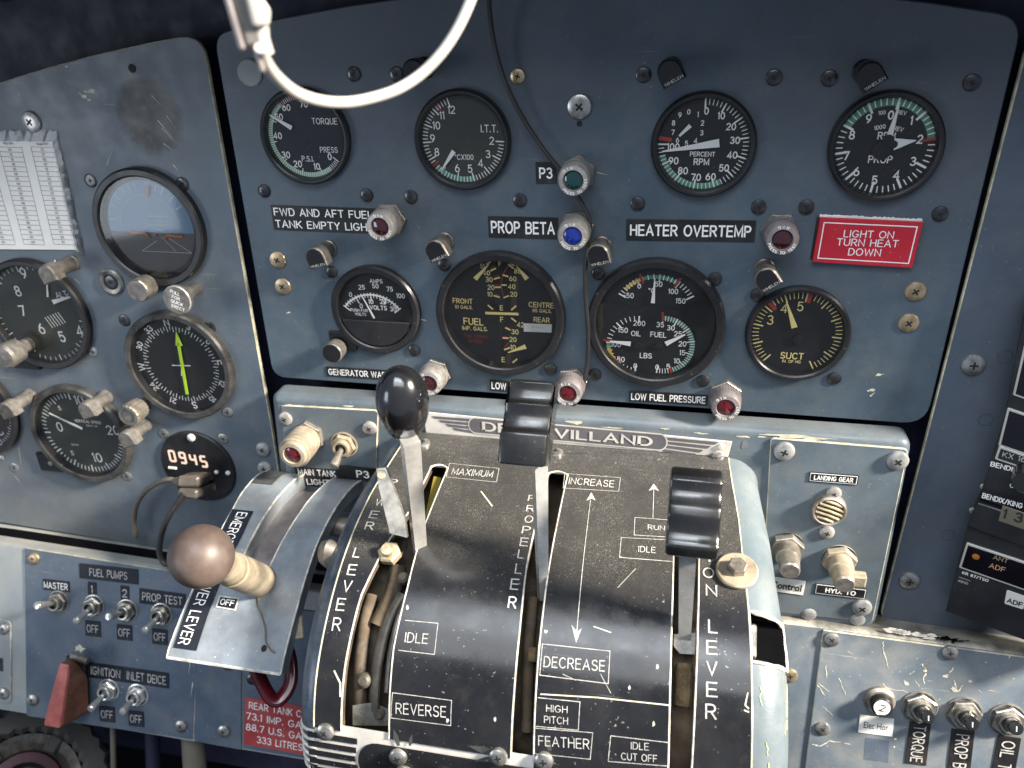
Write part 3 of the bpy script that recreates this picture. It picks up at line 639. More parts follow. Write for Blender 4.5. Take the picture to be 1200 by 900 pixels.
c3 = g.p(*P7(512, 605)); R3 = rad_(c3, 472, 775); b_b, b_t = A(c3, 473, 775), A(c3, 512, 432)
if b_t < b_b: b_t += 360
if b_b > 0: b_b -= 360; b_t -= 360
g.ticks(b_b, b_t, 35, 5, R3, .0044, .0030, .0008, .00045, c3); g.arc(b_b + (b_t - b_b) * .16, b_t, R3 - .0024, R3, 'green', c3)
for k in (.145, 1.0): g.d.tick(*c3, R3 - .0030, R3 + .0022, deg(b_b + (b_t - b_b) * k), .0013, g.dh + .0004, 'red')
for t_, x, y in (('-50', 300, 297), ('0', 366, 238), ('50', 487, 227), ('100', 577, 272), ('150', 623, 331), ('°C', 443, 267), ('200', 365, 469), ('150', 265, 512), ('100', 222, 600), ('50', 252, 693), ('0', 341, 734), ('35', 496, 478), ('30', 562, 498), ('25', 605, 535), ('20', 633, 597), ('15', 633, 652), ('10', 599, 703), ('5', 545, 738), ('0', 477, 742), ('OIL', 345, 533), ('FUEL', 484, 540), ('LBS', 407, 670)): g.txt([(t_, *P7(x, y), 6.0)], bold=.014)
g.d.poly([g.p(*P7(*q)) for q in ((120, 300), (350, 370), (400, 345), (450, 332), (500, 345), (550, 372), (800, 328), (800, 345), (550, 384), (450, 340), (350, 378), (120, 310))], g.dh + .0003, 'black_bezel')
g.needle(P7(450, 345), P7(463, 192), .0024, .0005).needle(P7(312, 598), P7(183, 582), .0030, .0008).needle(P7(530, 598), P7(650, 540), .0030, .0008)
b = MB()
for x in (355, 490): b.lathe([(.0024, g.dh), (.0024, g.dh + .0016), (0, g.dh + .0017)], 'dial_black', 18, Matrix.Translation((*g.p(*P7(x, 605)), 0)))
b.build('hub', g.t); g.done()
g = Gauge('suction_gauge', 'suction gauge with cream markings, needle just above 4', .3187, .0825, .0552, 'dial_black', 'black_bezel', ink='ink_cream')
r = g.ri - .0012
g.ticks(228, -62, 50, 5, r, .0050, .0034, .0008, .0005)
for a in (134, 79): g.d.tick(0, 0, r - .0048, r, deg(a), .0024, g.dh + .0003, 'red')
g.txt([('3', 902.7, 374.7, 11), ('4', 918.7, 361, 11), ('5', 938, 359, 11)], bold=-.004); g.txt([('SUCT', 928, 416.8, 7.6), ('IN. OF HG', 927.5, 423.4, 3.4)], bold=.02)
g.needle((931, 384), (921.5, 352.5), .0034, .0005, 'ink_cream', hub=.0)
b = MB(); b.lathe([(.0030, g.dh), (.0030, g.dh + .0016), (0, g.dh + .0018)], 'dial_black', 20, Matrix.Translation((*g.p(935, 397), 0))); b.build('hub', g.t); g.done()
# attitude indicator
g = Gauge('attitude_indicator', 'attitude indicator with blue sky and brown ground halves, orange wings', -.4504, .1752, .0742, 'black_bezel', 'black_bezel', lip=.0052, h=.0060, glass='glass_hazy')
ri = g.ri * .90; hy = g.p(171, 272)[1]
def cap_poly(r, y0, up, n=40):
    a = math.asin(max(-1, min(1, y0 / r))); s0, s1 = (a, math.pi - a) if up else (math.pi - a, 2 * math.pi + a)
    return [(r * math.cos(s0 + (s1 - s0) * i / n), r * math.sin(s0 + (s1 - s0) * i / n)) for i in range(n + 1)]
g.d.poly(cap_poly(ri, hy, True), g.dh + .0001, 'sky_blue')
lo = g.p(180, 319)[1]; low = [q for q in cap_poly(ri, hy, False) if q[1] > lo]; g.d.poly(low, g.dh + .0001, 'horizon_brown')
g.d.band(0, 0, ri * .70, ri * .705, deg(0), deg(180), g.dh + .0003, 'ink_white')
for a in (30, 45, 60, 70, 80, 100, 110, 120, 135, 150, 170): g.d.tick(0, 0, ri * .82, ri * .95, deg(a), .0005, g.dh + .0003, 'ink_white')
for l in ([(153, 319), (184, 299)], [(225, 296.5), (198, 279)], [(167, 294), (225, 296.5)], [(167, 294), (184, 282)], [(174, 253), (197, 254)], [(176, 263), (198, 264)], [(182, 258), (190, 258.5)], [(184, 269), (193, 269.5)], [(190, 278), (206, 294)]): g.d.stroke([g.p(*q) for q in l][:2], .00035, g.dh + .0003, 'ink_white') if l[0] != (153, 319) else None
b = MB(); z = g.dh + .0010
for l in ([(152, 271.5), (170.5, 273.5), (175, 278.5)], [(214.5, 277.5), (196, 276), (192, 280)]):
    b.tube([(*g.p(*q, z), z) for q in l], .0008, 'orange', 6)
b.lathe([(.0011, z), (.0009, z + .0008), (0, z + .001)], 'red', 12, Matrix.Translation((*g.p(184, 275.5, z), 0)))
b.build('aircraft_symbol', g.t); g.needle((174, 217), (173, 231), .0012, .0014, 'orange', 'bank_pointer')
b = MB(); b.plate([q for q in cap_poly(g.ri * .985, lo, False)], g.dh + .0004, g.h - .0022, 'black_bezel', .0006); b.build('shroud', g.t); g.done()
q = MP.hit(161, 341, .017) - g.c; b = MB(); b.lathe([(.0045, 0), (.0045, .005), (.0074, .0055), (.0076, .0165), (.0070, .0172), (0, .0172)], ['nickel_dirty', 'nickel_dirty', 'nickel_dirty', 'nickel', 'post_worn'], 40, Matrix.Translation((q.x, q.y, 0)), knurl=.025); b.build('adjust_knob', g.t)
q = MP.hit(207, 352, .024) - g.c; K = Matrix.Translation((q.x, q.y, 0))
b = MB(); b.lathe([(.0040, 0), (.0040, .010), (.0056, .011), (.0056, .020), (.0096, .0205), (.0098, .0232), (.0092, .0240), (0, .0240)], ['nickel', 'nickel', 'nickel', 'nickel', 'nickel', 'chrome', 'post_worn'], 40, K)
for i, w in enumerate(('PULL', 'FOR', 'QUICK', 'ERECT')): b.text(w, q.x, q.y + .0052 - i * .0034, .0242, .0022, 'ink', deg(-20), .02, sx=1.0)
b.build('erect_knob', g.t)
# directional gyro
g = Gauge('heading_indicator', 'heading indicator compass card with bright yellow-green arrow', -.4517, -.0109, .0777, 'dial_black', 'grey_bezel', lip=.0052, h=.0062)
r = g.ri * .80
for i in range(72):
    g.d.tick(0, 0, r - (.0036 if i % 2 == 0 else .0022), r, deg(5 * i), .0005, g.dh + .0002, 'ink')
for i, t_ in enumerate(('N', '3', '6', 'E', '12', '15', 'S', '21', '24', 'W', '30', '33')):
    a = deg(97 - 30 * i); g.d.text(t_, r * 1.115 * math.cos(a), r * 1.115 * math.sin(a), g.dh + .0003, .0054 if t_ in 'NESW' else .0044, 'ink', a - math.pi / 2, .015)
g.mark([(202, 428), (223, 428.5)], .0007); g.mark([(213, 424), (213, 440)], .0007)
g.needle((219.5, 462), (209, 402), .0022, .0022, 'arrow_green'); g.needle((210, 405), (206.5, 388), .0052, .0003, 'arrow_green', 'arrow_tip'); g.done()
q = MP.hit(150, 488, .020) - g.c; b = MB(); b.lathe([(.0048, 0), (.0048, .006), (.0074, .0065), (.0080, .019), (.0072, .0200), (.0050, .0200), (.0050, .0193), (0, .0193)], ['nickel', 'nickel', 'nickel_dirty', 'nickel_dirty', 'nickel', 'black_bezel', 'post_worn'], 36, Matrix.Translation((q.x, q.y, 0)), knurl=.05); b.build('setting_knob', g.t)
# altimeter
g = Gauge('altimeter', 'altimeter with olive reflection painted on its face below the paper card, partly cut by left frame edge', -.648, .0505, .0785, 'dial_olive_reflect', 'black_bezel', lip=.0046, h=.0056, glass='glass_dusty')
r = g.ri - .0010
g.ticks(102, -258, 50, 5, r, .0040, .0026, .0007, .0005, skip=(50,))
g.txt([('9', 27.5, 320), ('8', 21, 341), ('7', 26.7, 364), ('6', 48.8, 385), ('5', 72.8, 394.5), ('4', 93, 387.5), ('3', 97, 366), ('1', 66, 311)], 12, bold=.008, rot=.1); g.txt([('ALT', 72, 345, 7, .2)], bold=.0)
for k in range(6): g.mark([(54 + 3.4 * k, 379 - k * 2.2), (62 + 3.0 * k, 384 - k * .8)] if False else [(53 + 3 * k, 372 - 1.2 * k), (62 + 3 * k, 384 - 1.2 * k)], .0007)
g.needle((62, 354), (92, 345), .0032, .0005).needle((56, 348), (55.5, 333), .0012, .0012, name='small_needle'); g.done()
b = MB(); q = V(g.p(30, 421)); b.box((q.x, q.y, .0015), (.024, .014, .003), 'black_bezel', .0008); b.build('corner_lug', g.t)
# vertical speed
g = Gauge('vertical_speed_indicator', 'vertical speed indicator with needle near zero and two post lights', -.6362, -.1322, .0786, 'dial_olive_reflect', 'grey_bezel', lip=.0052, h=.0062)
r = g.ri * .93
for k in range(30): g.d.tick(0, 0, r - (.0050 if k % 5 == 0 else .0034), r, deg(184 + 5.5 * (k + .5 * (k > 0))), .0010 if k % 5 == 0 else .0007, g.dh + .0002, 'ink')
for k in range(1, 16): g.d.tick(0, 0, r - (.0050 if k % 5 == 0 else .0034), r, deg(184 - 6 * k), .0010 if k % 5 == 0 else .0007, g.dh + .0002, 'ink')
g.txt([('10', 92.5, 468.5), ('20', 132, 504), ('10', 114, 536), ('0', 70, 500)], 10.5, bold=-.005, rot=.05); g.txt([('5', 70, 478, 5), ('5', 85, 530.7, 5), ('VERTICAL SPEED', 103, 494, 3), ('1000 FT MIN', 108, 499, 1.8), ('DOWN', 88, 521, 2.2)], bold=.01)
g.needle((97, 502.5), (57.5, 484), .0020, .0010).done()
b = MB(); q = V(g.p(62, 541)); b.box((q.x, q.y, .0015), (.024, .016, .003), 'black_bezel', .0008, Matrix.Rotation(0, 4, 'Z')); b.lathe([(.0022, .003), (.002, .0036), (0, .0038)], 'screw_steel', 16, Matrix.Translation((q.x, q.y, 0))); b.build('corner_lug', g.t)
g = Gauge('compass_gauge', 'brown-faced compass gauge cut off by the left edge of the photo', -.812, -.104, .0785, 'dial_brown', 'black_bezel', lip=.0046, h=.0056)
r = g.ri - .0016
g.ticks(90, -270, 72, 6, r, .0038, .0026, .0006, .0005); g.txt([('3', 2, 508, 6, -1.2), ('6', 3, 522, 6, -1.4), ('E', 1, 536, 6, -1.6)], bold=0); g.done()
# charger clock
u, v, R = -.4516 * .535, -.1621 * .535, .0563 * .535
t = thing('usb_charger', 'round black charger clock showing 09:45 with USB plugs in it', 'charger', MP.M((u, v, 0))); c = V((u, v))
b = MB(); b.lathe([(R, 0), (R, .0014), (R - .001, .0022), (0, .0022)], 'black_bezel', 64); b.build('body', t)
pc = lambda x, y: tuple(MP.hit(x, y, .0022) - c)
b = MB(); seg = {'0': 'abcdef', '9': 'abcfgd', '4': 'bcfg', '5': 'afgcd'}
c0, c9 = V(pc(197, 535)), V(pc(243, 541.5)); dx = (V(pc(241, 541)) - V(pc(201, 534))) / 3.0
for i, ch in enumerate('0945'):
    o = V(pc(202 + 0, 534.2)) + dx * i * .92; w, h = .0042, .0044
    L = {'a': ((0, h), (w, h)), 'b': ((w, h), (w, 0)), 'c': ((w, 0), (w, -h)), 'd': ((0, -h), (w, -h)), 'e': ((0, 0), (0, -h)), 'f': ((0, h), (0, 0)), 'g': ((0, 0), (w, 0))}
    for k in seg[ch]:
        (x0, y0), (x1, y1) = L[k]; e = .12; b.stroke([(o.x - w / 2 + x0 + (x1 - x0) * e, o.y + y0 + (y1 - y0) * e), (o.x - w / 2 + x1 - (x1 - x0) * e, o.y + y1 - (y1 - y0) * e)], .0018, .0025, 'led')
b.build('clock_digits', t)
for x, y, rx in ((224.5, 512.5, .0030), (254, 553, .0016), (267.5, 554, .0018)): b = MB(); b.lathe([(rx, 0), (rx, .0012), (rx * .6, .0018), (0, .002)], 'tape_white', 18, Matrix.Translation((*pc(x, y), .0021))); b.build('button', t)
q = pc(202.5, 548); b = MB(); b.box((q[0], q[1], .0028), (.0068, .0018, .0014), 'tape_white', .0004); b.build('button', t)

# ------------------------------------------------------------------ post lights
PG = 'post lights over the gauges'
def post(px, py, rot, label, mat='post_metal', cap='post_black', h=.021, text=True):
    q = MP.hit(px, py, h)
    t = thing('post_light', label, 'light', MP.M((q.x, q.y, 0), deg(rot)), PG)
    b = MB(); b.lathe([(.0056, 0), (.0056, .0015), (.0050, .002), (.0050, h - .0075)], mat, 28); b.build('post', t)
    p = [(-.0062, -.0060), (.0062, -.0060), (.0062, .0004)] + [(.0062 * math.cos(a), .0004 + .0060 * math.sin(a)) for a in [math.pi * i / 14 for i in range(1, 14)]] + [(-.0062, .0004)]
    b = MB(); b.plate(p, h - .0085, h - .0004, mat, .0007, bottom=True); b.plate(inset(p, .0006), h - .0004, h, cap, .0003)
    if text: b.text('WHELEN', 0, -.0044, h + .0001, .0015, 'ink_grey', 0, .0, wfit=.0100)
    b.build('lamp_cap', t)
post(369, 303, 14, 'post light lamp up and left of the ammeter'); post(510, 294.5, 26, 'post light lamp at the upper left of the fuel gauge')
post(484, 84, 20, 'dark post light mostly hidden behind the white cable', 'post_black'); post(785, 85, 29, 'dark post light above the percent RPM gauge', 'post_black')
post(1020.5, 88.5, 34, 'dark post light above the propeller RPM gauge', 'post_black'); post(700.5, 300, 15, 'post light touching the thin black cable'); post(898.7, 328, 36, 'post light above the suction gauge')
post(54, 322, 20, 'worn dark post light over the altimeter', 'post_metal', 'post_metal', .026, False); post(100, 482, 20, 'worn post light over the top of the vertical speed indicator', 'post_worn', 'post_worn', .024, False)
post(147, 516, 22, 'worn post light over the right side of vertical speed indicator', 'post_worn', 'post_worn', .024, False); post(6, 482, 20, 'worn post light over the brown gauge at the left edge', 'post_worn', 'post_metal', .026, False)
b = MB(); b.lathe([(.005, 0), (.005, .012), (.0085, .0125), (.009, .024), (.0075, .026), (0, .0265)], 'post_worn', 32)
tag(b.build('knob', None, MP.M((*MP.hit(6, 418, .024), 0))), 'pale ribbed knob at left frame edge below the altimeter', 'knob')

# ------------------------------------------------------------------ indicator lights
def indicator(fr, px, py, lensmat, label, body='lamp_body', h=.020, R=.0092, nut=True, ring='PRESS TO TEST'):
    q = fr.hit(px, py, h); t = thing('indicator_light', label, 'indicator light', fr.M((q.x, q.y, 0), random.random()), 'press to test indicator lights')
    if nut: b = MB(); b.plate(circle(R * 1.12, 6), 0, .0035, 'nickel_dirty', .0004); b.build('hex_nut', t)
    b = MB(); b.lathe([(R * .86, 0), (R * .86, .005), (R, .0055), (R, h * .62)], body, 72, knurl=.025)
    b.lathe([(R * 1.0, h * .62), (R * .97, h * .70), (R * .95, h - .002), (R * .86, h - .0004), (R * .62, h), (R * .58, h - .0008), (R * .56, h - .002)], body, 48)
    rr = R * .76
    if not ring:
        for k in range(4): b.lathe([(R * .98, h * (.36 + .14 * k)), (R * 1.07, h * (.39 + .14 * k)), (R * 1.07, h * (.44 + .14 * k)), (R * .98, h * (.47 + .14 * k))], body, 40)
    for i, ch in enumerate(ring):
        a = deg(200) + deg(140) * i / (len(ring) - 1); b.text(ch, rr * math.cos(a), rr * math.sin(a), h + .0001 - .0001, R * .17, 'ink_white', a + math.pi / 2, .03)
    for i, ch in enumerate('DIM' if ring else ''):
        a = deg(108 - 18 * i); b.text(ch, rr * math.cos(a), rr * math.sin(a), h, R * .17, 'ink_white', a - math.pi / 2, .03)
    hs = b.build('housing', t)
    b = MB(); rl = R * .57; b.lathe([(rl, h - .0022), (rl * .9, h - .0010), (rl * .5, h - .0002), (0, h)], lensmat, 32); b.build('lens', hs)
indicator(MP, 444.5, 266.5, 'lens_dark_red', 'indicator light with dark red lens beside the fuel tank empty placard'); indicator(MP, 671.5, 212, 'lens_green', 'indicator light with green lens beside the small P3 placard')
indicator(MP, 670.5, 277.5, 'lens_blue', 'indicator light with blue lens, below the green one'); indicator(MP, 917, 281.5, 'lens_dark_red', 'indicator light with dark red lens right of the heater placard', 'lamp_body_dim')
indicator(MP, 502, 450, 'lens_dark_red', 'indicator light peeking out behind the egg-shaped lever knob', h=.018); indicator(MP, 665, 462, 'lens_red', 'indicator light with red lens just right of the stepped lever knob', 'lamp_body_dim', h=.018)
indicator(MP, 850.5, 478.5, 'lens_red', 'indicator light with red lens right of the low fuel pressure placard', 'lamp_body_dim', h=.018)

# ------------------------------------------------------------------ placards
PLG = 'lettered tape placards'
def placard(fr, lm, rm, hpx, lines, label, mat='tape', ink='ink_white', cap=.5, bold=.02, th=.0005, wf=.9, border=None, shift=0., sx=None, rot90=False, gap=1.75, name='placard', r=.0003):
    a, c = fr.hit(*lm), fr.hit(*rm); m = (a + c) / 2; rot = math.atan2((c - a).y, (c - a).x); L = (c - a).length
    mx, my = (lm[0] + rm[0]) / 2, (lm[1] + rm[1]) / 2; H = hpx * pxscale(fr, mx, my)
    b = MB(); b.plate(rrect(L, H, r), 0, th, mat, .0001)
    if border:
        b.plate(rrect(L - H * .0 - .0012, H - .0012, .0002), th, th + .00008, border, .00002)
        b.plate(rrect(L - .0020, H - .0020, .0002), th + .00008, th + .00016, mat, .00002)
    z = th + .0003; n = len(lines); ch = H * cap / (1 if n == 1 else 1 + (n - 1) * gap)
    for i, ln in enumerate(lines):
        y = ((n - 1) / 2 - i) * ch * gap
        if rot90: b.text(ln, 0, 0, z, L * cap, ink, -math.pi / 2, bold, wfit=H * wf)
        elif sx: b.text(ln, shift, y, z, ch, ink, 0, bold, sx=sx)
        else: b.text(ln, shift, y, z, ch, ink, 0, bold, wfit=L * wf * len(ln) / max(map(len, lines)))
    o = b.build(name, None, fr.M((m.x, m.y, 0.0001), rot)); return tag(o, label, 'placard', PLG)
placard(MP, (319.5, 254.5), (441, 259), 29, ['FWD AND AFT FUEL', 'TANK EMPTY LIGHT'], 'two-line black placard FWD AND AFT FUEL TANK EMPTY LIGHT', cap=.80, wf=.95, gap=1.6, bold=.008)
placard(MP, (572.5, 265.5), (654, 267.5), 25, ['PROP BETA'], 'black placard PROP BETA on the centre panel', cap=.56, wf=.92)
placard(MP, (628, 202.5), (652, 202.5), 25, ['P3'], 'small square black placard P3 left of the green light', cap=.5, wf=.66)
placard(MP, (734, 269), (885, 271), 25, ['HEATER OVERTEMP'], 'wide black placard HEATER OVERTEMP', cap=.52, wf=.94)
placard(MP, (382.7, 434.7), (474, 440.3), 11, ['GENERATOR WARNING'], 'narrow black placard GENERATOR WARNING below the ammeter', cap=.62, wf=.94)
placard(MP, (574, 450.7), (655, 457.5), 12.5, ['LOW OIL PRESSURE'], 'narrow black placard LOW OIL PRESSURE half hidden by lever knob', cap=.62, wf=.94)
placard(MP, (737, 463.5), (829.5, 468.5), 12.5, ['LOW FUEL PRESSURE'], 'narrow black placard LOW FUEL PRESSURE', cap=.62, wf=.94)
def redplate():
    P = [V(MP.hit(*q, .003)) for q in ((952, 307), (1069, 314), (1082, 260.5), (961, 255))]; m = sum(P, V((0, 0))) / 4; p = [tuple(q - m) for q in P]
    t = thing('warning_placard', 'red warning placard LIGHT ON TURN HEAT DOWN with white border', 'placard', MP.M((m.x, m.y, 0)))
    b = MB(); b.plate(p, .0012, .0032, 'placard_red', .0002, bottom=True); i1, i2 = inset(p, .0022), inset(p, .0028)
    for k in range(4): b.add([(*i1[k], .0034), (*i1[(k + 1) % 4], .0034), (*i2[(k + 1) % 4], .0034), (*i2[k], .0034)], [(0, 1, 2, 3)], 'ink_white')
    for s_, x, y, c in (('LIGHT ON', 1018, 274.5, 8.6), ('TURN HEAT', 1016.5, 284.5, 8.6), ('DOWN', 1013, 295.5, 8.6)):
        q = MP.hit(x, y, .0032) - m; b.text(s_, q.x, q.y, .0034, c * pxscale(MP, x, y), 'ink_white', 0, -.004, sx=1.05)
    b.build('face', t)
    b = MB(); q = []
    for k in range(71): a = k / 70; e = V(p[3]).lerp(V(p[2]), a); q.append((e.x, e.y + .0007 + random.random() * .0007))
    b.plate(q + [tuple(V(p[2]) - V((0, .004))), tuple(V(p[3]) - V((0, .004)))], .0001, .0011, 'fuzz', .0003)
    b.plate([tuple(V(p[3]) + V((-.0012, 0))), tuple(V(p[3]) + V((.004, -.002))), tuple(V(p[0]) + V((.004, .002))), tuple(V(p[0]) + V((-.0010, .001)))], .0001, .0010, 'tape', .0003)
    b.build('foam_tape', t)
redplate()

# ------------------------------------------------------------------ paper card in a plastic sleeve (left panel)
cardc = [(-60, 165), (61, 166), (91, 293), (-40, 292)]
Pc = [V(MP.hit(*q, .001)) for q in cardc]; m = Pc[1].copy()
t = thing('paper_card', 'taped paper conversion card of ruled number rows in clear sleeve', 'card', MP.M((m.x, m.y, 0)))
L = lambda x, y, h=.001: tuple(MP.hit(x, y, h) - m)
b = MB(); b.plate([L(*q) for q in cardc], .0003, .0008, 'paper', .0001)
def colm(x0, x1, y0, y1, lean0, lean1, rows, nums):
    for k in range(rows + 1):
        f = k / rows; b.stroke([L(x0 + lean0 * f, y0 + (y1 - y0) * f), L(x1 + lean1 * f, y0 + 1 + (y1 - y0) * f)], .00028, .0010, 'paper_line')
        if k < rows: b.text(nums[k], *L((x0 + x1) / 2 + (lean0 + lean1) / 2 * f, y0 + (y1 - y0) * (f + .5 / rows) + .5), .0011, .0015, 'ink_black', 0, 0, sx=.9)
    for x, l in ((x0, lean0), (x1, lean1)): b.stroke([L(x + l * i / 6, y0 + (y1 - y0) * i / 6) for i in range(7)], .00028, .0010, 'paper_line')
colm(36, 63, 172, 286, 27, 25, 20, [str(92 + 5 * k) for k in range(20)]); colm(-2, 25, 172, 286, 30, 27, 20, [str(105 + 5 * k) for k in range(20)])
colm(-40, -14, 172, 286, 33, 32, 20, [str(60 + 5 * k) for k in range(20)])
b.text('Radial KPH', *L(49.5, 168.5), .0011, .0016, 'ink_black', 0, 0, sx=.8); b.text('Mob KPH', *L(10, 168), .0011, .0016, 'ink_black', 0, 0, sx=.8); b.build('sheet', t)
b = MB(); top = [(-60 + 126 * i / 40, 153.5 + random.uniform(-1.4, 1.0)) for i in range(41)]; rt = [(66 + 33 * i / 40 + random.uniform(-.8, .8), 154 + 146 * i / 40) for i in range(1, 41)]; inn = [(min(-60 + 118 * i / 40, 58), 168) for i in range(41)] + [(58 + 31 * i / 40, 168 + 126 * i / 40) for i in range(1, 41)]
out_ = top + rt; vs = []
for (x, y), (xi, yi) in zip(out_, inn): vs += [(*L(x, y), .0004 + random.random() * .0012), (*L((x + xi) / 2, (y + yi) / 2), .0010 + random.random() * .0005), (*L(xi, yi), .0012)]
b.add(vs, [(3 * i + k, 3 * i + k + 1, 3 * i + k + 4, 3 * i + k + 3) for i in range(len(out_) - 1) for k in range(2)], 'film'); b.build('clear_sleeve', t)

# ------------------------------------------------------------------ pedestal housing
PH = .016; PF = Fr((0, 0, PH), (1, 0, 0), (0, 1, 0))
hx = [PF.hit(*q) for q in ((316, 462), (1071, 516), (1026, 742), (335, 640))]
p = rpoly([tuple(q) for q in hx], [.006, .008, .012, .016][::1] if area([tuple(q) for q in hx]) > 0 else [.006, .008, .012, .016])
HOUSE = thing('pedestal_housing', 'blue-grey pedestal housing with rounded worn top edge under main panel', 'console', PF.M())
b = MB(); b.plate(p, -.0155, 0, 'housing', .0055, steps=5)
for k in range(16):
    x = 330 + k * 44 + random.uniform(-15, 15); y = 463 + (x - 330) * .066 + random.uniform(-1, 5); blob(b, PF, x, y + 8, random.uniform(4, 14), random.uniform(.8, 1.8), 'chip', .00015, 14, .4, .06)
blob(b, PF, 930, 511, 40, 2, 'chip', .00018, 20, .4, .07); blob(b, PF, 873, 521, 5, 5, 'right_low', .0002, 12, .3)
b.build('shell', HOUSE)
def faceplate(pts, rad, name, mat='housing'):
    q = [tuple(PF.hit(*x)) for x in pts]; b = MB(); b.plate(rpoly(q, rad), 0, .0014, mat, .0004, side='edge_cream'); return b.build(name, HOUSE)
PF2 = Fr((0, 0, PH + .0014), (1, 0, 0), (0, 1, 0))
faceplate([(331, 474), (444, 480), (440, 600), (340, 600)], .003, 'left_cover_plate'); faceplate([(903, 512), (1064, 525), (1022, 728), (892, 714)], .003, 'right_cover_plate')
screws(PF2, HOUSE, [(334, 491), (433, 502)], .0050, 'lamp_body', dome=.5); screws(PF2, HOUSE, [(919, 529), (1052, 540), (1010, 712)], .0062, 'screw_paint', dome=.5); screws(PF, HOUSE, [(948, 719.5), (1005, 726)], .005, 'screw_paint', recess=False)
indicator(PF2, 342, 534, 'lens_red', 'cream bodied indicator light with bright red lens over MAIN TANK placard', 'collar', h=.027, R=.0102, ring='')
placard(PF2, (346, 551.5), (398, 555), 9, ['MAIN TANK'], 'black placard MAIN TANK under the cream red-lens light', cap=.75, wf=.86, bold=.03); placard(PF2, (352, 563), (420, 567), 11, ['LIGHT'], 'black placard strip LIGHT half hidden behind pale lever bracket', cap=.6, sx=1., bold=.03, shift=-.008)
placard(PF2, (398, 552.5), (447, 557), 16, ['P3'], 'black placard P3 right of the MAIN TANK placard', cap=.5, sx=1.1, shift=.002, bold=.02)
placard(PF2, (948, 558), (1005.5, 562.5), 11.5, ['LANDING GEAR'], 'white bordered black placard LANDING GEAR', cap=.44, wf=.80, border='ink_white', bold=.04)
placard(PF2, (955, 689), (1015, 696), 12.5, ['HYD. TO'], 'white bordered black placard HYD under the cream valve knob', cap=.4, sx=1., border='ink_white', bold=.04)
placard(PF2, (900, 683), (942.5, 689), 16.5, ['Control'], 'white placard ending in Control under the brown stub knob', 'tape_white', 'ink_black', cap=.46, wf=.85, bold=.03)
# landing gear annunciator: ridged round cap between two screws
q = PF2.hit(972, 600, .005); t = thing('annunciator', 'round ridged brass-grey cap under the LANDING GEAR placard', 'light', PF2.M((q.x, q.y, 0), deg(-18)))
b = MB(); b.lathe([(.0102, 0), (.0102, .0045), (.0092, .0056), (.0084, .005), (.0083, .0038), (0, .0038)], 'nickel_dirty', 40); b.build('ring', t)
b = MB()
for k in range(-2, 3):
    hw = math.sqrt(.0080 ** 2 - (k * .0031) ** 2); b.tube([(-hw, k * .0031, .0044), (0, k * .0031 + .0006, .0050), (hw, k * .0031, .0044)], .0010, 'brass_nut', 8)
b.build('ridge', t)
screws(PF2, HOUSE, [(977, 578.5), (969, 624)], .0046, 'lamp_body', dome=.6)
for px, py, lab, mat, lev in ((926, 670, 'brown stub knob above the white Control placard', 'nickel_dirty', 0), (990, 686, 'cream hydraulic valve knob with side lever', 'collar', 1)):
    h = .026; q = PF2.hit(px, py, h); t = thing('valve_knob', lab, 'knob', PF2.M((q.x, q.y, 0)))
    b = MB(); b.lathe([(.0105, 0), (.0105, .001)], mat, 30); b.plate(circle(.0105, 6, a0=.3), .001, .0055, mat, .0005); b.build('hex_nut', t)
    b = MB(); b.lathe([(.0076, .0055), (.0076, .013), (.0066, .0135), (.0060, h - .001), (.0052, h), (0, h)], [mat, mat, mat, 'nickel_dirty', 'post_worn'], 32); b.build('stem', t)
    if lev: b = MB(); b.box((.0085, -.0015, .017), (.010, .008, .006), mat, .001); b.build('lever', t)
    b = MB(); q2 = PF2.hit(*((929, 645) if not lev else (988.5, 650))) - q; b.poly(circle(.0026, 14, q2.x, q2.y), .0003, 'recess'); b.build('hole', t)

# ------------------------------------------------------------------ toggle switches
TG = 'chrome toggle switches'
def toggle(fr, base, tip, label, h=.020, R=.0080, mat='nickel', lev='chrome', bush=.0075):
    q = fr.hit(*base, .004); t = thing('toggle_switch', label, 'switch', fr.M((q.x, q.y, 0)), TG)
    b = MB(); b.lathe([(R * 1.12, 0), (R * 1.12, .0006), (R, .0008)], mat, 30); b.plate(circle(R, 6, a0=random.random()), .0008, .0040, mat, .0005); b.build('hex_nut', t)
    b = MB(); b.lathe([(R * .70, .004), (R * .70, bush - .0004), (R * .62, bush), (R * .46, bush - .0002), (R * .40, bush - .0025)], [mat, mat, mat, 'recess'], 28); b.build('bushing', t)
    e = fr.hit(*tip, h) - q; a = V((0, 0, .003)); c = V((e.x, e.y, h)); d = c - a; Ln = d.length; r1 = .0030
    b = MB(); b.lathe([(.0019, 0), (.0020, Ln * .3), (r1, Ln - .003), (r1, Ln - .0012), (r1 * .8, Ln - .0003), (0, Ln)], lev, 20, dirM(a, d)); b.build('bat_lever', t)
toggle(PF2, (401, 524), (391, 547), 'cream nickel toggle switch above the P3 placard on the housing', h=.020, R=.0085, mat='collar', lev='nickel_dirty')

